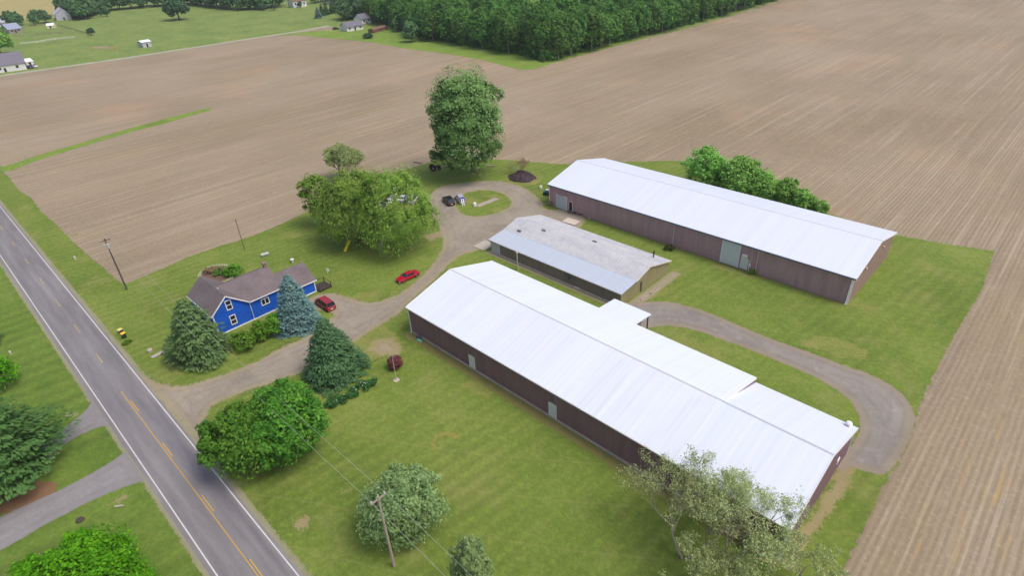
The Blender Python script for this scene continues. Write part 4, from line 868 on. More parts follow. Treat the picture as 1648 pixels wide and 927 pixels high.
# flowering hosta bed
pp = np.array([np.array((-64.88, 34.10)) * (1 - t) + np.array((-66.03, 26.44)) * t for t in np.linspace(0, 1, 34)])
P = np.concatenate([np.stack([pp[:, 0] + rng.normal(0, .45, 34), pp[:, 1] + rng.normal(0, .45, 34), rng.uniform(.25, .6, 34)], 1)] * 1)
P = (P[:, None] + rdir(34 * 60).reshape(34, 60, 3) * [.5, .5, .28]).reshape(-1, 3); P[:, 2] = np.maximum(P[:, 2], .08)
o_ = P.mean(0) * [1, 1, 0]; me = leafmesh('hosta_bed', P - o_, rdir(len(P)) * .5 + [0, 0, .8], .19, .12, rng.uniform(0, 1, len(P))); me.materials.append(leaf_mat('hosta leaves', (48, 88, 50), (62, 104, 58), (80, 120, 74)))
o = bpy.data.objects.new('hosta_bed', me); C.objects.link(o); o.location = tuple(o_); setp(o, 'low bed of dark green plants at the lawn edge between maple and spruce', 'flower bed')
FLW = plain('pale blossoms', (206, 208, 216), .7)
m = MB()
for k in range(9):
    q = pp[rng.integers(34)] + rng.normal(0, .5, 2) - np.array(o_[:2]); m.box(q[0] - .05, q[0] + .05, q[1] - .05, q[1] + .05, .75, .85)
m.build('blossoms', FLW, o)

# sparse trees with visible branches
def sparse(name, label, cat, base, h, spread, lm, bark, depth=5, kids=4, leaf=.10, nleaf=10, r0=.22, stems=1, group=None, up=.35, seed=1):
    rs = random.Random(seed); t = thing(name, label, cat, (base[0], base[1], 0), 0, group); m = MB(); tips = []
    def grow(p, d, L, r, k):
        pts = [p]; q = p.copy(); dd = d.copy(); rr = [r]
        for i in range(3):
            dd = (dd + Vector((rs.gauss(0, .16), rs.gauss(0, .16), rs.gauss(0, .10) + up * .08))).normalized(); q = q + dd * L / 3; pts.append(q.copy()); rr.append(r * (1 - .45 * (i + 1) / 3))
        m.tube(pts, rr, 6 if k < 2 else (4 if k < 4 else 3), cap=False)
        if k >= 2: tips.append((pts[2], dd, k)); 
        if k >= depth: tips.append((q, dd, k)); return
        for j in range(kids + (1 if k == 0 else 0)):
            a = rs.uniform(0, 6.28); tl = rs.uniform(.45, .95) * (spread if k < 2 else .85)
            e1 = dd.orthogonal().normalized(); e2 = dd.cross(e1); nd = (dd + (e1 * math.cos(a) + e2 * math.sin(a)) * tl + Vector((0, 0, up * .4))).normalized()
            st = pts[3] if j % 2 else pts[2].lerp(pts[3], rs.random())
            grow(st.copy(), nd, L * rs.uniform(.62, .82), r * .52, k + 1)
    for s_ in range(stems):
        a = 6.28 * s_ / stems + rs.random(); tilt = .15 if stems == 1 else .55
        grow(Vector((math.cos(a) * .15 * (stems > 1), math.sin(a) * .15 * (stems > 1), 0)), Vector((math.cos(a) * tilt, math.sin(a) * tilt, 1)).normalized(), h * .33, r0, 0)
    m.build('trunk', bark, t, smooth=True)
    P = np.array([tuple(q[0]) for q in tips]); w_ = np.array([q[2] for q in tips]); P = np.repeat(P, nleaf, 0); n = len(P)
    P = P + rdir(n) * (rng.uniform(.05, .75, (n, 1)) * h / 16); P[:, 2] = np.maximum(P[:, 2], .3); s = leaf * rng.uniform(.6, 1.4, n)
    me = leafmesh('crown', P, rdir(n) + [0, 0, .5], s, s * .6, rng.uniform(0, 1, n)); me.materials.append(lm)
    o = bpy.data.objects.new('crown', me); C.objects.link(o); o.parent = t; return t
sparse('ash_tree', 'thin leaved tree leaning over the near corner of the white barn roof', 'tree', (-11.79, 42.62), 13.2, 1.08, L_OLIVE, BARKP, 5, 3, .10, 8, .2, 2, seed=3)
sparse('ash_tree', 'airy pale tree left of the leaning one in front of the maroon wall', 'tree', (-15.67, 39.40), 12.0, 1.15, L_OLIVE, BARKP, 5, 3, .10, 8, .15, 2, seed=8)
sparse('ash_tree', 'sparse young tree by the dirt strip below the barn corner', 'tree', (-5.01, 44.84), 7.0, 1.1, L_OLIVE, BARKP, 4, 3, .10, 7, .12, 2, seed=13)
sparse('ash_tree', 'lowest airy tree cut by the bottom edge beneath the barn corner', 'tree', (-10.49, 36.37), 9.0, 1.2, L_OLIVE, BARKP, 5, 3, .10, 7, .12, 2, seed=21)
sparse('brush_thicket', 'brown twiggy thicket against the maroon wall under the thin leaved trees', 'thicket', (-11.16, 46.71), 3.4, 1.2, L_TAN, BARKD, 4, 4, .10, 3, .07, 4, seed=25)
sparse('sparse_tree', 'grey twiggy tree with hardly any leaves behind the willows', 'tree', (-141.43, 77.92), 9.8, .85, L_OLIVE, BARKP, 5, 4, .14, 5, .16, 5, seed=31, up=.8)
sparse('dead_bush', 'dry tan bush growing out of the burn pile', 'bush', (-107.17, 111.89), 4.6, .9, L_TAN, BARKP, 4, 3, .10, 1, .06, 6, seed=41, up=.35)

# the wood beyond the field, tree by tree where the photo shows it
cr_, cu_, cf_ = np.array(r_), np.array(u_), np.array(f_)
def pix(x, y, z):
    d = np.array([x, y, z - 59.0]); k = d @ cf_; return 824 + 964.41 * (d @ cr_) / k, 463.5 - 964.41 * (d @ cu_) / k
VAR = []
for i in range(7):
    rz = rng.uniform(8.6, 10.6); me, c = crown('crown', rng.uniform(6.0, 7.4), rz, rz + 1.6, 50, 8, 18, .55, lob=.24, shape='full', inner=.4, floor=.4); me.materials.append(L_WOOD)
    tm = limbs('trunk', rz * 1.6, .28, c[::4], BARKP, n=6); tme = bpy.data.meshes.new('trunk'); tme.from_pydata(tm.v, [], tm.f); tme.materials.append(BARKP); VAR.append((me, tme))
wood = [(-455.5, 283.7), (-399.6, 268.3), (-352.9, 255.5), (-299.2, 237.9), (-270.1, 236.3), (-243.8, 235.0), (-217.8, 231.3), (-196.7, 225.1), (-197.3, 252.9), (-196.7, 287.1), (-196.4, 323.5), (-194.9, 363.0), (-195.7, 413.2), (-196.7, 472.6)] + [(-197, 640), (-330, 640), (-480, 420)]
def scatter(poly, sp, cond, tries, seed):
    g = np.random.default_rng(seed); xs = [p[0] for p in poly]; ys = [p[1] for p in poly]; X = g.uniform(min(xs), max(xs), tries); Y = g.uniform(min(ys), max(ys), tries); d = sdf(X, Y, poly); out = []
    for x, y, e in zip(X, Y, d):
        if e < 0 or not cond(x, y, e): continue
        if all((x - a) ** 2 + (y - b) ** 2 > sp * sp for a, b, _ in out): out.append((x, y, e))
    return out
def wcond(x, y, e):
    v = pix(x, y, 0)[1]; u = pix(x, y, 10)[0]
    return v > -10 and 0 < u < 1300 and e < 55
def plant(name, vm, x, y, sc, rz_, label, cat, group, lm=None, sz=None):
    t = thing(name, label, cat, (x, y, 0), rz_, group)
    for nm, me in (('crown', vm[0]), ('trunk', vm[1])):
        o = bpy.data.objects.new(nm, me); C.objects.link(o); o.parent = t; o.scale = (sc, sc, sz or sc)
    return t
pts = scatter(wood, 8.2, wcond, 60000, 3)
pts.sort(key=lambda q: q[2] * 9 + math.hypot(q[0], q[1]) * .25)
tip = np.array((-196.72, 225.14))
for x, y, e in pts[:270]:
    lab = ('leafy tree on the edge of the wood facing the big field' if x > tip[0] - 14 else 'leafy tree on the edge of the wood facing the grass strip') if e < 9 else 'tree crown crowded inside the wood'
    plant('woodland_tree', VAR[int(rng.integers(7))], x, y, rng.uniform(.75, 1.15), rng.uniform(0, 6.28), lab, 'tree', 'trees of the wood: ' + ('field edge' if lab.endswith('field') else 'grass edge' if lab.endswith('strip') else 'interior'), sz=rng.uniform(.8, 1.18))
# the rest of the wood, hidden behind those rows, as one mass
VS = [crown('mass', 5.8, 10.5, 11.5, 26, 5, 10, 1.0, lob=.28, shape='full', inner=.45, floor=.4)[0] for _ in range(3)]
Vs, Ts_ = [], []
for x, y, e in pts[270:]:
    me = VS[int(rng.integers(3))]; co = np.empty(len(me.vertices) * 3, np.float32); me.vertices.foreach_get('co', co); co = co.reshape(-1, 3); a = rng.uniform(0, 6.28); k = rng.uniform(.85, 1.2)
    Vs.append(np.stack([co[:, 0] * math.cos(a) - co[:, 1] * math.sin(a), co[:, 0] * math.sin(a) + co[:, 1] * math.cos(a), co[:, 2]], 1) * k + [x, y, 0])
    Ts_.append(np.full(len(me.polygons), rng.uniform(.1, .5)) + rng.uniform(0, .4, len(me.polygons)))
if Vs:
    V_ = np.concatenate(Vs); me = quads('woodland_interior', V_, np.arange(len(V_)).reshape(-1, 4)); me.attributes.new('tint', 'FLOAT', 'FACE').data.foreach_set('value', np.concatenate(Ts_).astype(np.float32)); me.materials.append(L_WOOD)
    o = bpy.data.objects.new('woodland_interior', me); C.objects.link(o); setp(o, 'dense mass of tree crowns deeper inside the wood', 'woodland', None, 'stuff')
# brush along the foot of the wood
VU = [crown('brush', 2.6, 1.9, 1.7, 8, 4, 12, .45, lob=.4, shape='full', inner=.3, floor=.2)[0] for _ in range(3)]
Vs, Ts_ = [], []
for x, y, e in scatter(wood, 3.4, lambda x, y, e: 1.0 < e < 7 and wcond(x, y, e), 160000, 8):
    if rng.uniform() < .25: continue
    me = VU[int(rng.integers(3))]; co = np.empty(len(me.vertices) * 3, np.float32); me.vertices.foreach_get('co', co); co = co.reshape(-1, 3); a = rng.uniform(0, 6.28); k = rng.uniform(.6, 1.5)
    Vs.append(np.stack([co[:, 0] * math.cos(a) - co[:, 1] * math.sin(a), co[:, 0] * math.sin(a) + co[:, 1] * math.cos(a), co[:, 2]], 1) * k + [x, y, 0])
    Ts_.append(np.full(len(me.polygons), rng.uniform(0, .6)) + rng.uniform(0, .4, len(me.polygons)))
V_ = np.concatenate(Vs); me = quads('undergrowth', V_, np.arange(len(V_)).reshape(-1, 4)); me.attributes.new('tint', 'FLOAT', 'FACE').data.foreach_set('value', np.concatenate(Ts_).astype(np.float32)); me.materials.append(L_WOOD)
o = bpy.data.objects.new('undergrowth', me); C.objects.link(o); setp(o, 'low leafy brush along the foot of the wood', 'undergrowth', None, 'stuff')
# far tree line and hedgerow trees, smaller meshes
VF = []
for i in range(4):
    me, c = crown('crown', 6.2, 6.5, 8.2, 20, 6, 12, 1.0, lob=.34, floor=.6); me.materials.append(L_FAR)
    tm = limbs('trunk', 10, .3, c[::6], BARK, n=5); tme = bpy.data.meshes.new('trunk'); tme.from_pydata(tm.v, [], tm.f); tme.materials.append(BARK); VF.append((me, tme))
def row(pxs, n, back, label, group, smin=.8, smax=1.25, name='far_tree', step=9):
    P_ = [np.array(p) for p in pxs]; seg = [np.linalg.norm(P_[i + 1] - P_[i]) for i in range(len(P_) - 1)]; tot = sum(seg); k = 0
    for b in range(back):
        s = rng.uniform(0, step)
        while s < tot:
            a = s; i = 0
            while i < len(seg) - 1 and a > seg[i]: a -= seg[i]; i += 1
            q = P_[i] + (P_[i + 1] - P_[i]) * a / seg[i]; d = q / np.linalg.norm(q); q = q + d * (b * step * .95) + rng.normal(0, 1.8, 2)
            sc = rng.uniform(smin, smax); plant(name, VF[int(rng.integers(4))], q[0], q[1], sc, rng.uniform(0, 6.28), label, 'tree', group); s += step * rng.uniform(.8, 1.35)
row([(-730.4, 153.4), (-654.6, 147.8), (-711.9, 175.8), (-708.1, 196.4), (-704.2, 217.8), (-693.5, 235.1), (-677.9, 249.5), (-624.5, 248.4), (-581.5, 249.6)], 0, 3, 'tree in the long far tree line behind the pasture', 'far tree line behind the pasture')
row([(-581.5, 249.6), (-563.1, 258.1), (-561.4, 267.7), (-561.5, 285.7)], 0, 3, 'tree in the far belt right of the pasture oak', 'far belt right of the oak', .9, 1.3)
row([(-555.7, 312.0), (-555.4, 326.9), (-515.6, 315.1)], 0, 2, 'tree near the farthest pale house', 'trees by the farthest house', .6, .9)
row([(-424.4, 259.2), (-418.0, 265.8), (-415.6, 277.3), (-409.2, 287.5), (-376.7, 273.4)], 0, 3, 'dark tree in the grove behind the two white houses', 'grove behind the white houses', .8, 1.1)
row([(-685.6, 97.5), (-670.7, 105.3), (-665.0, 115.6), (-665.7, 126.6)], 0, 2, 'tree in the hedgerow left of the pale metal barn', 'hedgerow by the metal barn', .6, .8)
row([(-299.2, 224.0), (-342.2, 250.0), (-351.4, 262.1)], 0, 1, 'small tree at the corner of the wood near the white houses', 'small trees at the wood corner', .6, .8)
row([(-544.9, 284.0), (-535.3, 288.3)], 0, 1, 'small tree in front of the brown roofed far house', 'trees by the brown roofed house', .35, .5)
def far_one(name, u, h, w_, label, lm, cat='tree', g=None):
    me, c = crown('crown', w_, h * .42, h * .56, 26, 8, 16, w_ * .09, lob=.30, shape='broad', floor=.4); me.materials.append(lm)
    t = thing(name, label, cat, (u[0], u[1], 0), 0, g); o = bpy.data.objects.new('crown', me); C.objects.link(o); o.parent = t
    limbs('trunk', h * .6, w_ * .06 + .05, c[::4], BARKD, n=6).build('trunk', BARKD, t)
far_one('oak_tree', (-565.04, 194.34), 16.5, 10.0, 'dark round oak alone in the middle of the pasture', L_OAK)
far_one('shade_tree', (-503.60, 62.74), 17, 9.5, 'bright green tree behind the big white barn', L_BUSH)
far_one('young_tree', (-674.34, 166.91), 5, 2.4, 'left of two tiny trees in the pasture before the tree line', L_OAK)
far_one('young_tree', (-662.21, 168.53), 7, 3.4, 'larger of two tiny trees in the pasture before the tree line', L_OAK)
far_one('young_tree', (-542.39, 123.94), 5, 2.8, 'tiny dark bush at the end of the paddock fence', L_OAK)
far_one('young_tree', (-346.28, 288.84), 12, 4.5, 'slender tree standing in front of the wood by the brown shed', L_WOOD)
far_one('hedge_bush', (-339.54, 222.58), 2.6, 3.6, 'low dark hedge in front of the brown shed', L_OAK, 'hedge')
for k, (u, v, h, lb) in enumerate(((513, 28.5, 8, 'bluest front spruce of the cluster by the far lane'), (519, 25, 9, 'second spruce of the cluster by the far lane'), (526, 23, 10, 'tallest spruce of the cluster by the far lane'), (535, 21, 9, 'rightmost spruce of the cluster by the far lane'), (541, 15, 7, 'small spruce behind the cluster by the far lane'))):
    G_ = [(-457.37, 258.57), (-466.20, 267.16), (-469.57, 273.14), (-471.96, 279.75), (-491.08, 295.24)][k]
    conifer('far_spruce', lb, G_, h, 3.0, N_BLUE if k == 0 else N_SPRU, 14, 9, .7, .35, .8, .15, .1, .2, .8)
# garden bushes dotted at the foot of the far belt
for k, G_ in enumerate(((-561.13, 261.14), (-552.37, 260.81), (-544.46, 266.60), (-582.29, 262.70))):
    far_one('far_bush', G_, 6, 3.5, 'dark bush at the foot of the far tree belt', L_OAK, 'bush', 'bushes at the far tree belt')


# ------------------------------------------------------------ vehicles
RUB = plain('tyre rubber', (34, 34, 36), .85); RIM = plain('wheel rim', (150, 152, 156), .35, .7); GLS = plain('car glass', (38, 46, 56), .08, spec=.6)
LMP = plain('headlight lens', (214, 216, 220), .15); TLT = plain('tail light lens', (150, 26, 26), .25); PLT = plain('number plate', (214, 214, 216), .5)
def cpaint(n, c, r=.25): 
    m_ = plain(n, c, r, 0.0, .04, 1.0, .6); return m_
def car(name, label, cat, base, rot, L, W, H, paint, prof, cab, lamp=True, plate=False, kids_extra=None, group=None):
    """prof: stations (x/L, half width factor, z top); cab: (x0,x1 belt; x0,x1 roof; belt z; roof z)"""
    t = thing(name, label, cat, (base[0], base[1], 0), rot, group); m = MB(); zb = .22; hw = W / 2
    rings = []
    for fx, fw, zt in prof:
        x = fx * L; w_ = hw * fw; rings.append([(x, -w_ * .86, zb), (x, -w_ * .98, zb + .16), (x, -w_, zb + (zt - zb) * .55), (x, -w_ * .93, zt - .06), (x, -w_ * .72, zt), (x, w_ * .72, zt), (x, w_ * .93, zt - .06), (x, w_, zb + (zt - zb) * .55), (x, w_ * .98, zb + .16), (x, w_ * .86, zb)])
    b = 0
    for r_g in rings: m.v += r_g
    n = 10
    for i in range(len(rings) - 1):
        for k in range(n): a, c = i * n + k, i * n + (k + 1) % n; m.f.append((a, c, c + n, a + n))
    m.f.append(tuple(range(n))[::-1]); q = (len(rings) - 1) * n; m.f.append(tuple(q + k for k in range(n)))
    body = m.build('body', paint, t, bevel=.03)
    a0, a1, r0, r1, zb_, zr = cab; a0, a1, r0, r1 = a0 * L, a1 * L, r0 * L, r1 * L; wb, wr = hw * .88, hw * .70
    def quadp(p, nm, mat, par=None, th=.02):
        c = sum((Vector(x) for x in p), Vector()) / 4; nrm = (Vector(p[1]) - Vector(p[0])).cross(Vector(p[2]) - Vector(p[0])).normalized()
        if nrm.dot(c - Vector((0, 0, zb_))) < 0: nrm = -nrm
        p2 = [c + (Vector(x) - c) * .90 for x in p]; mm = MB(); mm.hexa([tuple(x + nrm * .002) for x in p2] + [tuple(x + nrm * .014) for x in p2]); return mm.build(nm, mat, par or t)
    cb = MB(); B_ = [(a0, -wb, zb_), (a1, -wb, zb_), (a1, wb, zb_), (a0, wb, zb_)]; T_ = [(r0, -wr, zr), (r1, -wr, zr), (r1, wr, zr), (r0, wr, zr)]
    cb.hexa(B_ + T_); cb.build('roof', paint, t)
    quadp([B_[1], B_[2], T_[2], T_[1]], 'windscreen', GLS); quadp([B_[3], B_[0], T_[0], T_[3]], 'rear_window', GLS)
    quadp([B_[0], B_[1], T_[1], T_[0]], 'side_window', GLS); quadp([B_[2], B_[3], T_[3], T_[2]], 'side_window', GLS)
    rw = .33 if L > 3 else .28
    for fx in (.31, -.31):
        for sy in (-1, 1):
            x = fx * L; y = sy * (hw - .10); ty = MB(); ty.tube([(x, y - .11, rw), (x, y + .11, rw)], [rw, rw], 16); o = ty.build('wheel', RUB, t)
            ri = MB(); ri.tube([(x, y + sy * .112, rw), (x, y + sy * .125, rw)], [rw * .62, rw * .55], 12); ri.build('rim', RIM, o)
    zf = prof[-1][2] - .14; zq = prof[0][2] - .16
    for sy in (-1, 1):
        MB().box(L * .5 - .08, L * .5 + .012, sy * hw * .68 - .17, sy * hw * .68 + .17, zf - .1, zf + .06).build('headlight', LMP, t)
        MB().box(-L * .5 - .012, -L * .5 + .06, sy * hw * .74 - .13, sy * hw * .74 + .13, zq - .14, zq + .10).build('tail_light', TLT, t)
        MB().box(a1 - .25, a1 - .05, sy * hw * 1.0 - .09, sy * hw * 1.0 + .09, zb_ + .02, zb_ + .16).build('mirror', paint, t)
    MB().box(-L / 2 - .015, -L / 2 + .02, -.26, .26, zq - .34, zq - .2).build('number_plate', PLT, t)
    MB().box(L / 2 - .02, L / 2 + .018, -hw * .5, hw * .5, .38, .58).build('grille', RUB, t)
    return t
COUPE = [(-.5, .82, .80), (-.46, .93, .92), (-.3, 1, .96), (0, 1, .90), (.2, 1, .88), (.4, .95, .80), (.48, .85, .70), (.5, .72, .58)]
VAN = [(-.5, .86, .95), (-.47, .97, 1.02), (-.2, 1, 1.05), (.15, 1, 1.05), (.32, .99, 1.0), (.44, .93, .88), (.5, .80, .66)]
SUV = [(-.5, .88, 1.0), (-.46, .98, 1.08), (0, 1, 1.1), (.22, 1, 1.08), (.42, .97, 1.02), (.49, .90, .90), (.5, .82, .72)]
car('red_coupe', 'bright red two door coupe parked nose down on the grass beside the drive', 'car', (-85.99, 56.92), -1.608, 4.8, 1.85, 1.3, cpaint('bright red paint', (160, 22, 46)), COUPE, (-.30, .20, -.20, .07, .9, 1.28))
car('minivan', 'dark red minivan parked behind the blue spruce at the end of the house', 'minivan', (-89.80, 40.91), 3.126, 4.9, 1.95, 1.75, cpaint('maroon red paint', (142, 40, 52)), VAN, (-.485, .34, -.44, .16, 1.02, 1.76))
car('suv', 'black sport utility vehicle parked on the gravel loop', 'car', (-107.63, 86.33), 2.779, 4.8, 1.95, 1.75, cpaint('black paint', (34, 38, 46)), SUV, (-.48, .22, -.42, .08, 1.08, 1.75))
cx = car('hatchback', 'silver hatchback with bright blue load in its open back beside the black one', 'car', (-106.31, 89.06), 2.667, 4.5, 1.85, 1.6, cpaint('silver paint', (168, 168, 186)), SUV, (-.42, .24, -.34, .10, 1.05, 1.6))
MB().box(-2.35, -1.1, -.62, .62, 1.0, 1.45).build('blue_load', plain('blue tarpaulin', (34, 66, 150), .6), cx, bevel=.08)
for sy in (-.25, .2): MB().hexa([(-3.3, sy, .02), (-3.26, sy, .02), (-3.26, sy + .2, .02), (-3.3, sy + .2, .02), (-2.38, sy, 1.5), (-2.34, sy, 1.5), (-2.34, sy + .2, 1.5), (-2.38, sy + .2, 1.5)]).build('white_board', TRIM, cx)
# vehicles stored under the willows
for nm, lb, px, a, col, pr, cab in (('stored_car', 'light grey car left of the others under the willow crown', (-123.95, 75.63), 1.9, (176, 178, 188), SUV, (-.45, .22, -.38, .08, 1.05, 1.6)),
        ('stored_car', 'white and black car under the gap in the willow', (-118.73, 75.85), 1.9, (206, 208, 214), SUV, (-.45, .22, -.38, .08, 1.05, 1.6)),
        ('stored_van', 'pale grey van behind the white and black car under the willow', (-122.54, 80.78), 2.3, (198, 200, 210), VAN, (-.485, .34, -.44, .16, 1.02, 1.9)),
        ('stored_car', 'silver car with a blue window strip under the right side of the willow', (-117.90, 80.40), 2.0, (180, 184, 200), COUPE, (-.30, .20, -.20, .07, .9, 1.28)),
        ('stored_van', 'white van at the right end of the cars under the willow', (-115.40, 81.40), 2.2, (208, 210, 214), VAN, (-.485, .34, -.44, .16, 1.02, 1.9)),
        ('stored_car', 'small black car deep in the shade under the willow', (-115.66, 70.87), 1.2, (30, 34, 42), SUV, (-.45, .22, -.38, .08, 1.05, 1.6))):
    car(nm, lb, 'car', px, a, 4.5, 1.8, 1.5, cpaint(lb[:18] + ' paint', col), pr, cab)

# ------------------------------------------------------------ poles and wires
PW = plain('weathered pole wood', (158, 146, 134), .9, var=.25, scale=2); PWD = plain('dark pole wood', (92, 84, 80), .9, var=.2)
INS = plain('glazed insulator', (196, 200, 206), .2); WIRE = plain('power line', (142, 158, 138), .5); CAN = plain('transformer grey', (168, 172, 178), .5)
def utility_pole(label, base, h, mat, transformer=False, arm=True):
    t = thing('utility_pole', label, 'utility pole', (base[0], base[1], 0)); MB().tube([(0, 0, 0), (0, 0, h)], [.17, .11], 10).build('pole', mat, t)
    if arm:
        a = MB().box(-.06, .06, -.95, .95, h - .45, h - .32).build('crossarm', mat, t)
        for y in (-.8, .8): MB().lathe([(.04, h - .32), (.09, h - .26), (.05, h - .18), (.09, h - .12), (.03, h - .02)], 8, 0, y).build('insulator', INS, a)
    if transformer:
        MB().lathe([(.05, h - 1.9), (.26, h - 1.85), (.26, h - 1.0), (.1, h - .92)], 12, .42, 0).build('transformer', CAN, t)
        MB().box(.1, .5, -.04, .04, h - 1.2, h - 1.12).build('bracket', GREYM, t)
    return t
PA, PB = (-125.9, 18.3), (-38.1, 17.9)
utility_pole('wooden utility pole with a grey transformer at the field corner upper left', PA, 11.2, PWD, True)
utility_pole('near wooden utility pole in front of the grey green crabapple', PB, 11.3, PW)
pc = thing('thin_pole', 'thin dark pole standing at the edge of the bare field above the house', 'pole', ((-123.71, 41.48)[0], (-123.71, 41.48)[1], 0)); MB().tube([(0, 0, 0), (0, 0, 7.3)], [.09, .06], 8).build('pole', PWD, pc); MB().box(-.3, .3, -.04, .04, 6.9, 7.0).build('crossarm', PWD, pc)
for nm, lb, dy in (('power_line', 'power line wire nearer the road strung between the utility poles', -.8), ('power_line', 'power line wire farther from the road strung between the utility poles', .8)):
    pts_ = []
    for (a, b) in (((-214, 18.6), PA), (PA, PB), (PB, (50, 17.6))):
        for i in range(25):
            k = i / 24; pts_.append((a[0] + (b[0] - a[0]) * k, a[1] + (b[1] - a[1]) * k + dy, 11.2 - 4 * 1.1 * k * (1 - k)))
    o = MB().tube(pts_, [.022] * len(pts_), 5).build(nm, WIRE); setp(o, lb, 'wire', 'power lines along the road')
lp = thing('lamp_post', 'slim pale lamp post leaning over the purple shrub in the front lawn', 'lamp post', ((-63.00, 36.87)[0], (-63.00, 36.87)[1], 0))
MB().tube([(0, 0, 0), (0, 0, 4.5)], [.07, .05], 8).build('pole', plain('pale grey post', (170, 164, 150), .7), lp); MB().box(-.16, .34, -.12, .12, 4.5, 4.7).build('lamp_head', GREYM, lp)
MB().lathe([(.5, 0.012), (.45, .1), (.1, .14)], 12).build('stone_ring', CONC, lp)

# ------------------------------------------------------------ yard objects
def small(name, label, cat, loc, m, mat, rotz=0, group=None):
    o = m.build(name, mat, None, loc); o.rotation_euler = (0, 0, rotz); return setp(o, label, cat, group)
sl_ = thing('playground_slide', 'yellow slide lying on the lawn under the willow', 'slide', ((-106.32, 56.45)[0], (-106.32, 56.45)[1], 0), 2.129)
YEL = plain('yellow plastic', (222, 208, 52), .4)
MB().hexa([(-1.5, -.25, .05), (1.5, -.25, 1.2), (1.5, .25, 1.2), (-1.5, .25, .05), (-1.5, -.25, .12), (1.5, -.25, 1.27), (1.5, .25, 1.27), (-1.5, .25, .12)]).build('chute', YEL, sl_)
for y in (-.3, .25): MB().hexa([(-1.5, y, .05), (1.5, y, 1.2), (1.5, y + .05, 1.2), (-1.5, y + .05, .05), (-1.5, y, .3), (1.5, y, 1.45), (1.5, y + .05, 1.45), (-1.5, y + .05, .3)]).build('side_rail', YEL, sl_)
for y in (-.22, .22): MB().tube([(1.7, y, 0), (1.45, y, 1.4)], [.04, .04], 6).build('leg', plain('slide frame', (90, 74, 62), .6), sl_)
# swing frame next to it
sw = thing('swing_set', 'dark timber swing frame beneath the willow next to the slide', 'swing set', ((-106.16, 59.19)[0], (-106.16, 59.19)[1], 0), 1.131)
SWM = plain('swing timber', (96, 74, 60), .8)
MB().tube([(-1.6, 0, 2.1), (1.6, 0, 2.1)], [.06, .06], 6).build('top_beam', SWM, sw)
for x in (-1.6, 1.6):
    for y in (-.8, .8): MB().tube([(x, y, 0), (x, 0, 2.1)], [.05, .05], 6).build('leg', SWM, sw)
for x in (-.6, .6): q_ = MB().box(x - .25, x + .25, -.1, .1, .5, .54).build('swing_seat', RUB, sw); MB().tube([(x - .22, 0, .54), (x - .22, 0, 2.05)], [.015] * 2, 4).build('chain', GREYM, q_); MB().tube([(x + .22, 0, .54), (x + .22, 0, 2.05)], [.015] * 2, 4).build('chain', GREYM, q_)
# yellow lidded bins by the road
for u, lb, c in (((-109.76, 12.46), 'dark bin with a pale yellow lid nearer the road beside another bin', (206, 196, 120)), ((-108.10, 12.45), 'dark green bin with an orange yellow lid beside the road', (222, 176, 62))):
    t = thing('rubbish_bin', lb, 'bin', (u[0], u[1], 0), .3); m = MB(); m.hexa([(-.24, -.26, .05), (.24, -.26, .05), (.24, .26, .05), (-.24, .26, .05), (-.32, -.36, 1.0), (.32, -.36, 1.0), (.32, .36, 1.0), (-.32, .36, 1.0)]); m.build('body', plain('dark green plastic', (40, 66, 50), .5), t, bevel=.03)
    MB().hexa([(-.36, -.4, 1.003), (.36, -.4, 1.003), (.36, .4, 1.003), (-.36, .4, 1.003), (-.26, -.3, 1.12), (.26, -.3, 1.12), (.26, .3, 1.12), (-.26, .3, 1.12)]).build('lid', plain(lb[:14] + ' lid', c, .5), t)
    for y in (-.27, .27): MB().tube([(-.28, y - .03, .1), (-.28, y + .03, .1)], [.1, .1], 10).build('wheel', RUB, t)
tree('low_bush', 'low green tuft growing at the foot of the bins', 'shrub', (-105.93, 12.22, 0.85, 0.38, 0.38), L_SHR, nl=8, ns=4, nk=18, ls=.12, lob=.4, trunk=.03)
small('well_cap', 'round pale well cap on the lawn by the broad pine', 'well cap', (-100.38, 14.02), MB().lathe([(.42, 0), (.42, .42), (.34, .5), (.12, .52), (.12, .6), (.05, .62)], 16), CONC)
small('concrete_slab', 'narrow pale concrete slab beside the round well cap', 'slab', (-98.49, 14.55), MB().box(-1.0, 1.0, -.38, .38, 0, .1), CONC, 1.660)
small('white_marker', 'short white marker post on the roadside verge upper left', 'marker', (-148.74, 15.09), MB().lathe([(.1, 0), (.1, .5), (.16, .55), (.16, .8), (.05, .88)], 10), TRIM)
small('white_marker', 'small pale marker on the lawn across the road at left', 'marker', (-118.22, -2.21), MB().lathe([(.08, 0), (.08, .4), (.14, .44), (.14, .6), (.05, .64)], 10), TRIM)
g_ = thing('lawn_ornament', 'little white and green figure of boards standing on the back lawn', 'ornament', ((-100.62, 48.06)[0], (-100.62, 48.06)[1], 0), .6)
MB().box(-.3, .3, -.05, .05, .3, .8).build('board', TRIM, g_); MB().box(-.05, .05, -.05, .05, 0, .3).build('post', TRIM, g_); MB().hexa([(-.1, -.4, .0), (.1, -.4, 0), (.1, -.3, 0), (-.1, -.3, 0), (-.1, -.05, .8), (.1, -.05, .8), (.1, .0, .8), (-.1, .0, .8)]).build('brace', plain('lime paint', (160, 190, 110), .6), g_)
small('propane_tank', 'small pale tank lying on the lawn behind the farmhouse roof', 'tank', (-117.37, 43.05), MB().tube([(-.9, 0, .45), (-.75, 0, .45), (.75, 0, .45), (.9, 0, .45)], [.12, .34, .34, .12], 14).box(-.6, -.45, -.25, .25, 0, .2).box(.45, .6, -.25, .25, 0, .2), plain('tank paint', (172, 178, 172), .5), 1.340)
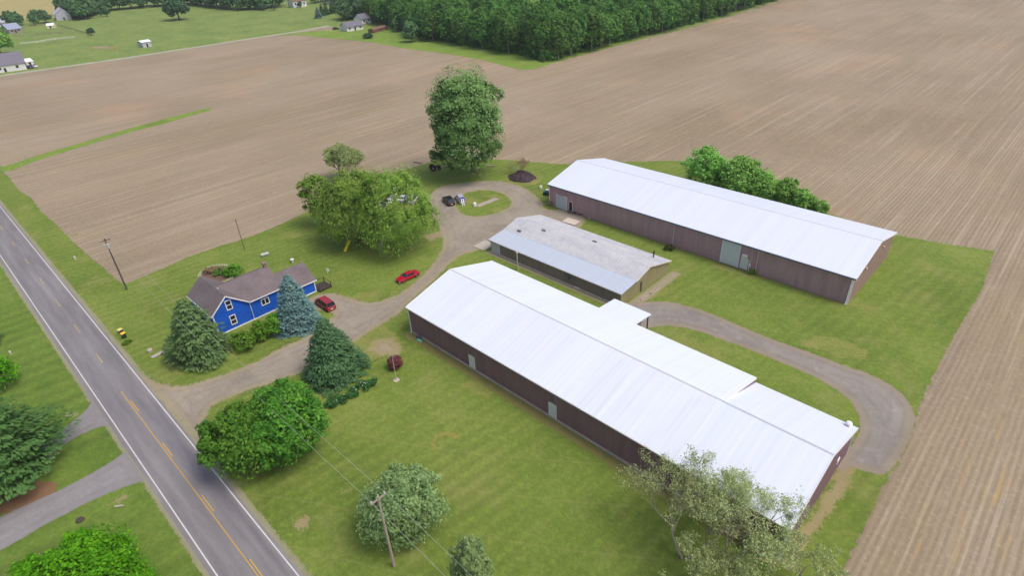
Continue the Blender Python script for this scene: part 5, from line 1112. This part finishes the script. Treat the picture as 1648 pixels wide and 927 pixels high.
small('garden_urn', 'round white urn on the lawn just above the farmhouse roof end', 'urn', (-110.17, 45.49), MB().lathe([(.18, 0), (.12, .2), (.34, .5), (.38, .75), (.3, .78)], 14), TRIM)
# oval garden bed behind the house
c0 = (-117.75, 32.87)
sheet('garden_bed', [[(c0[0] + 3.6 * math.cos(a), c0[1] + 2.6 * math.sin(a)) for a in np.linspace(0, 6.28, 24)[:-1]]], .0125, .25, plain('dark garden soil', (104, 84, 72), .95, var=.3), 0.0)
ringm = MB()
for k in range(40):
    a = 6.283 * k / 40; x, y = 4.3 * math.cos(a), 3.2 * math.sin(a); ringm.box(x - .3, x + .3, y - .3, y + .3, 0, .12)
o_r = ringm.build('bed_edging', plain('pale gravel edging', (150, 156, 120), .95, var=.3), None, c0); setp(o_r, 'pale oval edging of the garden bed behind the farmhouse', 'edging')
for k, (dx, dy, lb) in enumerate(((2.4, 1.4, 'green plant at the right of the oval garden bed'), (-1.8, -.8, 'brownish plant at the left of the oval garden bed'), (.4, .2, 'low plant in the middle of the oval garden bed'))):
    tree('garden_plant', lb, 'plant', (c0[0] + dx, c0[1] + dy, 1.3, .5, .5), L_TAN if k == 1 else L_MAPLE, nl=10, ns=5, nk=18, ls=.15, lob=.4, trunk=.03)
# slab and white tank in the loop
small('concrete_slab', 'long worn concrete slab in the grass island of the gravel loop', 'slab', (-100.24, 92.41), MB().box(-3.2, 3.2, -.75, .75, 0, .14), plain('worn grey slab', (156, 148, 138), .95, scale=2, var=.2), 1.500)
small('white_drum', 'white drum at the near end of the worn slab', 'drum', (-101.15, 89.08), MB().lathe([(.3, 0), (.42, .05), (.42, .75), (.34, .9), (.1, .95)], 16), TRIM)
# old machinery by the field edge
tc = thing('old_tractor', 'old dark tractor with big tyres resting by the field edge left of the cottonwood', 'tractor', ((-128.14, 99.38)[0], (-128.14, 99.38)[1], 0), 1.1)
MB().box(-1.0, 1.5, -.28, .28, .7, 1.25).build('body', plain('rusty machine paint', (88, 70, 68), .8), tc, bevel=.05)
for x, r_r, w_ in ((-.8, .78, .75), (1.1, .42, .6)):
    for sy in (-1, 1):
        o = MB().tube([(x, sy * w_ - .18, r_r), (x, sy * w_ + .18, r_r)], [r_r, r_r], 18).build('wheel', RUB, tc); MB().tube([(x, sy * (w_ + .182), r_r), (x, sy * (w_ + .2), r_r)], [r_r * .5, r_r * .45], 12).build('rim', plain('faded rim', (120, 124, 128), .6), o)
MB().box(-.9, -.4, -.25, .25, 1.25, 1.35).box(-.95, -.88, -.25, .25, 1.35, 1.75).build('seat', RUB, tc); MB().tube([(-.1, 0, 1.2), (-.35, 0, 1.6)], [.03, .03], 6).build('steering_column', RUB, tc); MB().tube([(.9, .1, 1.2), (.9, .1, 1.9)], [.04, .04], 6).build('exhaust', GREYM, tc)
# pale logs along the hedge line
for k, (G_, a, lb) in enumerate((((-136.69, 99.77), .4, 'pale log pile end lying left of the old tractor'), ((-126.40, 103.17), .9, 'grey log lying between the tractor and the cottonwood'), ((-117.45, 110.63), .7, 'grey log lying right of the cottonwood trunk'))):
    small('log', lb, 'log', G_, MB().tube([(-1.4, 0, .22), (0, .1, .22), (1.4, 0, .22)], [.22, .2, .16], 8), BARKP, a)
# burn pile: charred brush heap with sticks
bp = thing('burn_pile', 'dark heap of charred brush near the back barn', 'brush pile', ((-104.72, 109.75)[0], (-104.72, 109.75)[1], 0))
hp = MB(); R2 = random.Random(4)
hp.lathe([(3.6, 0), (3.1, .45), (2.1, 1.1), (.9, 1.6), (.1, 1.7)], 22, 0, 0, 1.1, .9)
hp.v = [(x * R2.uniform(.85, 1.15), y * R2.uniform(.85, 1.15), max(0, z * R2.uniform(.7, 1.2))) for x, y, z in hp.v]
hp.build('ash_heap', plain('charred debris', (66, 56, 62), .95, var=.5, scale=3), bp)
stk = MB()
for k in range(150):
    a = R2.uniform(0, 6.28); r_ = R2.uniform(0, 3.7); x, y = r_ * math.cos(a), r_ * math.sin(a); z = max(.1, 1.7 * (1 - r_ / 3.8)); b_ = R2.uniform(0, 6.28); L_ = R2.uniform(.5, 1.4)
    stk.tube([(x, y, z), (x + L_ * math.cos(b_), y + L_ * math.sin(b_), z + R2.uniform(-.2, .5))], [.04, .02], 4)
stk.build('sticks', plain('charred sticks', (92, 76, 76), .95, var=.4), bp)
patch('dry_patch', (-103.84, 109.30), 5.2, DRYG, 0.0115, .9, .5)
# clutter at the back barn corner
gc = thing('utility_cart', 'dark green utility cart with white seats parked at the back barn corner', 'cart', ((-92.18, 105.64)[0], (-92.18, 105.64)[1], 0), 1.9)
GRN = plain('dark green paint', (36, 68, 62), .4)
MB().box(-1.3, 1.3, -.6, .6, .35, .75).box(-1.3, -.2, -.62, .62, .75, 1.0).build('body', GRN, gc, bevel=.05); MB().box(-.1, .5, -.5, .5, .76, 1.15).build('seat', TRIM, gc)
for x in (-.85, .85):
    for sy in (-1, 1): MB().tube([(x, sy * .6 - .12, .32), (x, sy * .6 + .12, .32)], [.32, .32], 12).build('wheel', RUB, gc)
MB().box(.4, .46, -.55, -.5, .75, 1.8).box(.4, .46, .5, .55, .75, 1.8).build('roll_bar', GREYM, gc)
small('white_barrel', 'white barrel on the grass left of the dark green cart', 'barrel', (-95.46, 106.90), MB().lathe([(.3, 0), (.36, .3), (.36, .7), (.3, 1.0), (.1, 1.02)], 14), TRIM)
wp = thing('pallet_stack', 'brown stack of boards and pallets at the corner of the overhead door', 'pallets', ((-86.75, 100.97)[0], (-86.75, 100.97)[1], 0), .5)
for k in range(7): MB().box(-.6 + .04 * (k % 3), .6 + .04 * (k % 3), -.5, .5, .02 + k * .19, .13 + k * .19).build('pallet', plain('pallet wood', (142, 120, 92), .9, var=.3), wp)
jk = thing('scrap_heap', 'brown scrap and firewood heap by the open walk door of the back barn', 'scrap heap', ((-79.25, 100.84)[0], (-79.25, 100.84)[1], 0), .2)
R3 = random.Random(9); sc_ = MB()
for k in range(40): x, y, z = R3.uniform(-2, 2), R3.uniform(-.7, .7), R3.uniform(.1, .6); a = R3.uniform(0, 3.1); L_ = R3.uniform(.3, .9); sc_.tube([(x, y, z), (x + L_ * math.cos(a), y + L_ * math.sin(a) * .5, z + R3.uniform(-.1, .2))], [R3.uniform(.04, .12)] * 2, 6)
sc_.build('logs', plain('scrap brown', (104, 84, 74), .9, var=.5, scale=2), jk)
small('concrete_slab', 'pale square concrete pad between the shed and the back barn', 'slab', (-77.42, 96.74), MB().box(-1.7, 1.7, -1.2, 1.2, 0, .18), plain('light pad', (196, 184, 174), .9), .1)
small('concrete_slab', 'small concrete apron at the drive end of the long shed', 'slab', (-84.38, 76.23), MB().box(-1.6, 1.6, -1.8, 1.8, 0, .1), CONC, .05)
small('rubble', 'small white rubble pieces at the foot of the back barn wall', 'rubble', (-75.13, 101.11), MB().box(-.5, .2, -.3, .2, 0, .25).box(.1, .6, -.1, .3, 0, .2), TRIM, .3)
small('paving_stone', 'white stone lying beside the shed wall', 'stone', (-58.62, 75.32), MB().box(-.6, .6, -.2, .2, 0, .15), TRIM, 0)
small('hose_reel', 'small turquoise box near the left corner of the front barn', 'box', (-68.10, 45.43), MB().box(-.45, .45, -.2, .2, 0, .3), plain('turquoise plastic', (120, 196, 176), .5), .1, None)
small('air_vent_box', 'grey box on the maroon wall foot by the turquoise box', 'box', (-68.72, 45.80), MB().box(-.4, .4, -.25, .25, 0, .75), GREYM, 0)
for k, (G_, lb) in enumerate((((-46.94, 83.26), 'broken boards behind the olive end of the long shed'), ((-47.22, 80.83), 'grey timber scraps on the ground near the end of the long shed'))):
    small('timber_scraps', lb, 'timber', G_, MB().box(-1.6, 1.6, -.15, .15, 0, .15).hexa([(-1.2, .3, 0), (1.4, .7, 0), (1.4, .9, 0), (-1.2, .5, 0), (-1.2, .3, .12), (1.4, .7, .12), (1.4, .9, .12), (-1.2, .5, .12)]), PW, 1.498)
# stone garden mulch square on the left lawn
small('stump', 'dark burnt stump spot on the lawn across the road', 'stump', (-71.03, -3.90), MB().lathe([(.5, 0), (.42, .2), (.3, .22)], 12), plain('charred stump', (72, 68, 60), .95))
small('drain_pipe', 'short pale pipe piece on the bare patch near the neighbour drive', 'pipe', (-69.61, -0.01), MB().tube([(-.5, 0, .12), (.5, 0, .12)], [.12, .12], 10), CONC, .9)
# paddock fences far away
def fence(label, pts_, mat, h=1.4, step=5, name='paddock_fence'):
    t = thing(name, label, 'fence', (pts_[0][0], pts_[0][1], 0)); o0 = np.array(pts_[0]); pm = 0; rails = MB()
    for a, b in zip(pts_[:-1], pts_[1:]):
        a, b = np.array(a) - o0, np.array(b) - o0; L_ = np.linalg.norm(b - a); n = max(1, int(L_ / step))
        for i in range(n): q = a + (b - a) * i / n; MB().box(q[0] - .12, q[0] + .12, q[1] - .12, q[1] + .12, 0, h).build('post', mat, t)
        for z in (.5, .95, 1.3): rails.hexa([(a[0], a[1], z), (b[0], b[1], z), (b[0], b[1] + .06, z), (a[0], a[1] + .06, z), (a[0], a[1], z + .14), (b[0], b[1], z + .14), (b[0], b[1] + .06, z + .14), (a[0], a[1] + .06, z + .14)])
    rails.build('rail', mat, t)
FW = plain('white fence boards', (206, 208, 208), .7); FD = plain('grey fence boards', (130, 120, 112), .8)
fence('white board fence along the near side of the far paddock', [(-542.0, 80.6), (-538.5, 89.2), (-541.8, 101.1), (-537.1, 112.3)], FW, 1.5, 8)
fence('grey board fence across the middle of the far paddock', [(-589.6, 85.9), (-587.1, 99.4), (-576.3, 113.0), (-584.2, 119.9)], FD, 1.5, 8)
fence('grey rail fence running down to the tiny bush from the pale metal barn', [(-629.1, 123.3), (-586.2, 123.7), (-539.2, 122.7)], FD, 1.5, 8)
fence('grey fence on the far side of the paddock below the hedgerow', [(-645.1, 100.8), (-644.9, 111.5), (-652.8, 123.8)], FD, 1.5, 8)
for k, (px, lb, c) in enumerate((((-430.98, 63.31), 'dark pickup parked at the right end of the big white barn', (50, 52, 58)), ((-431.90, 65.54), 'white pickup beside the dark one at the big white barn', (206, 208, 212)))):
    car('parked_pickup', lb, 'truck', px, .3, 5.4, 1.95, 1.75, cpaint('pickup %d' % k, c), SUV, (-.1, .25, -.05, .15, 1.05, 1.75))
car('parked_car', 'dark car parked in the shade at the left of the white ranch house', 'car', (-391.03, 232.38), 1.0, 4.6, 1.8, 1.5, cpaint('far dark paint', (56, 58, 72)), SUV, (-.45, .22, -.38, .08, 1.05, 1.6))

# ------------------------------------------------------------ haze
hz = MB().box(-2310, 1410, -1510, 2310, -1.0, 75).build('haze', SOIL); hz['kind'] = 'stuff'; hz.data.materials.clear()
hm = bpy.data.materials.new('air haze'); hm.use_nodes = True; hn = hm.node_tree; hn.nodes.clear()
pv = hn.nodes.new('ShaderNodeVolumePrincipled'); ho = hn.nodes.new('ShaderNodeOutputMaterial'); hn.links.new(pv.outputs[0], ho.inputs['Volume'])
pv.inputs['Color'].default_value = (0.82, 0.88, 0.97, 1); pv.inputs['Density'].default_value = 0.00013; pv.inputs['Anisotropy'].default_value = 0.2
hz.data.materials.append(hm)
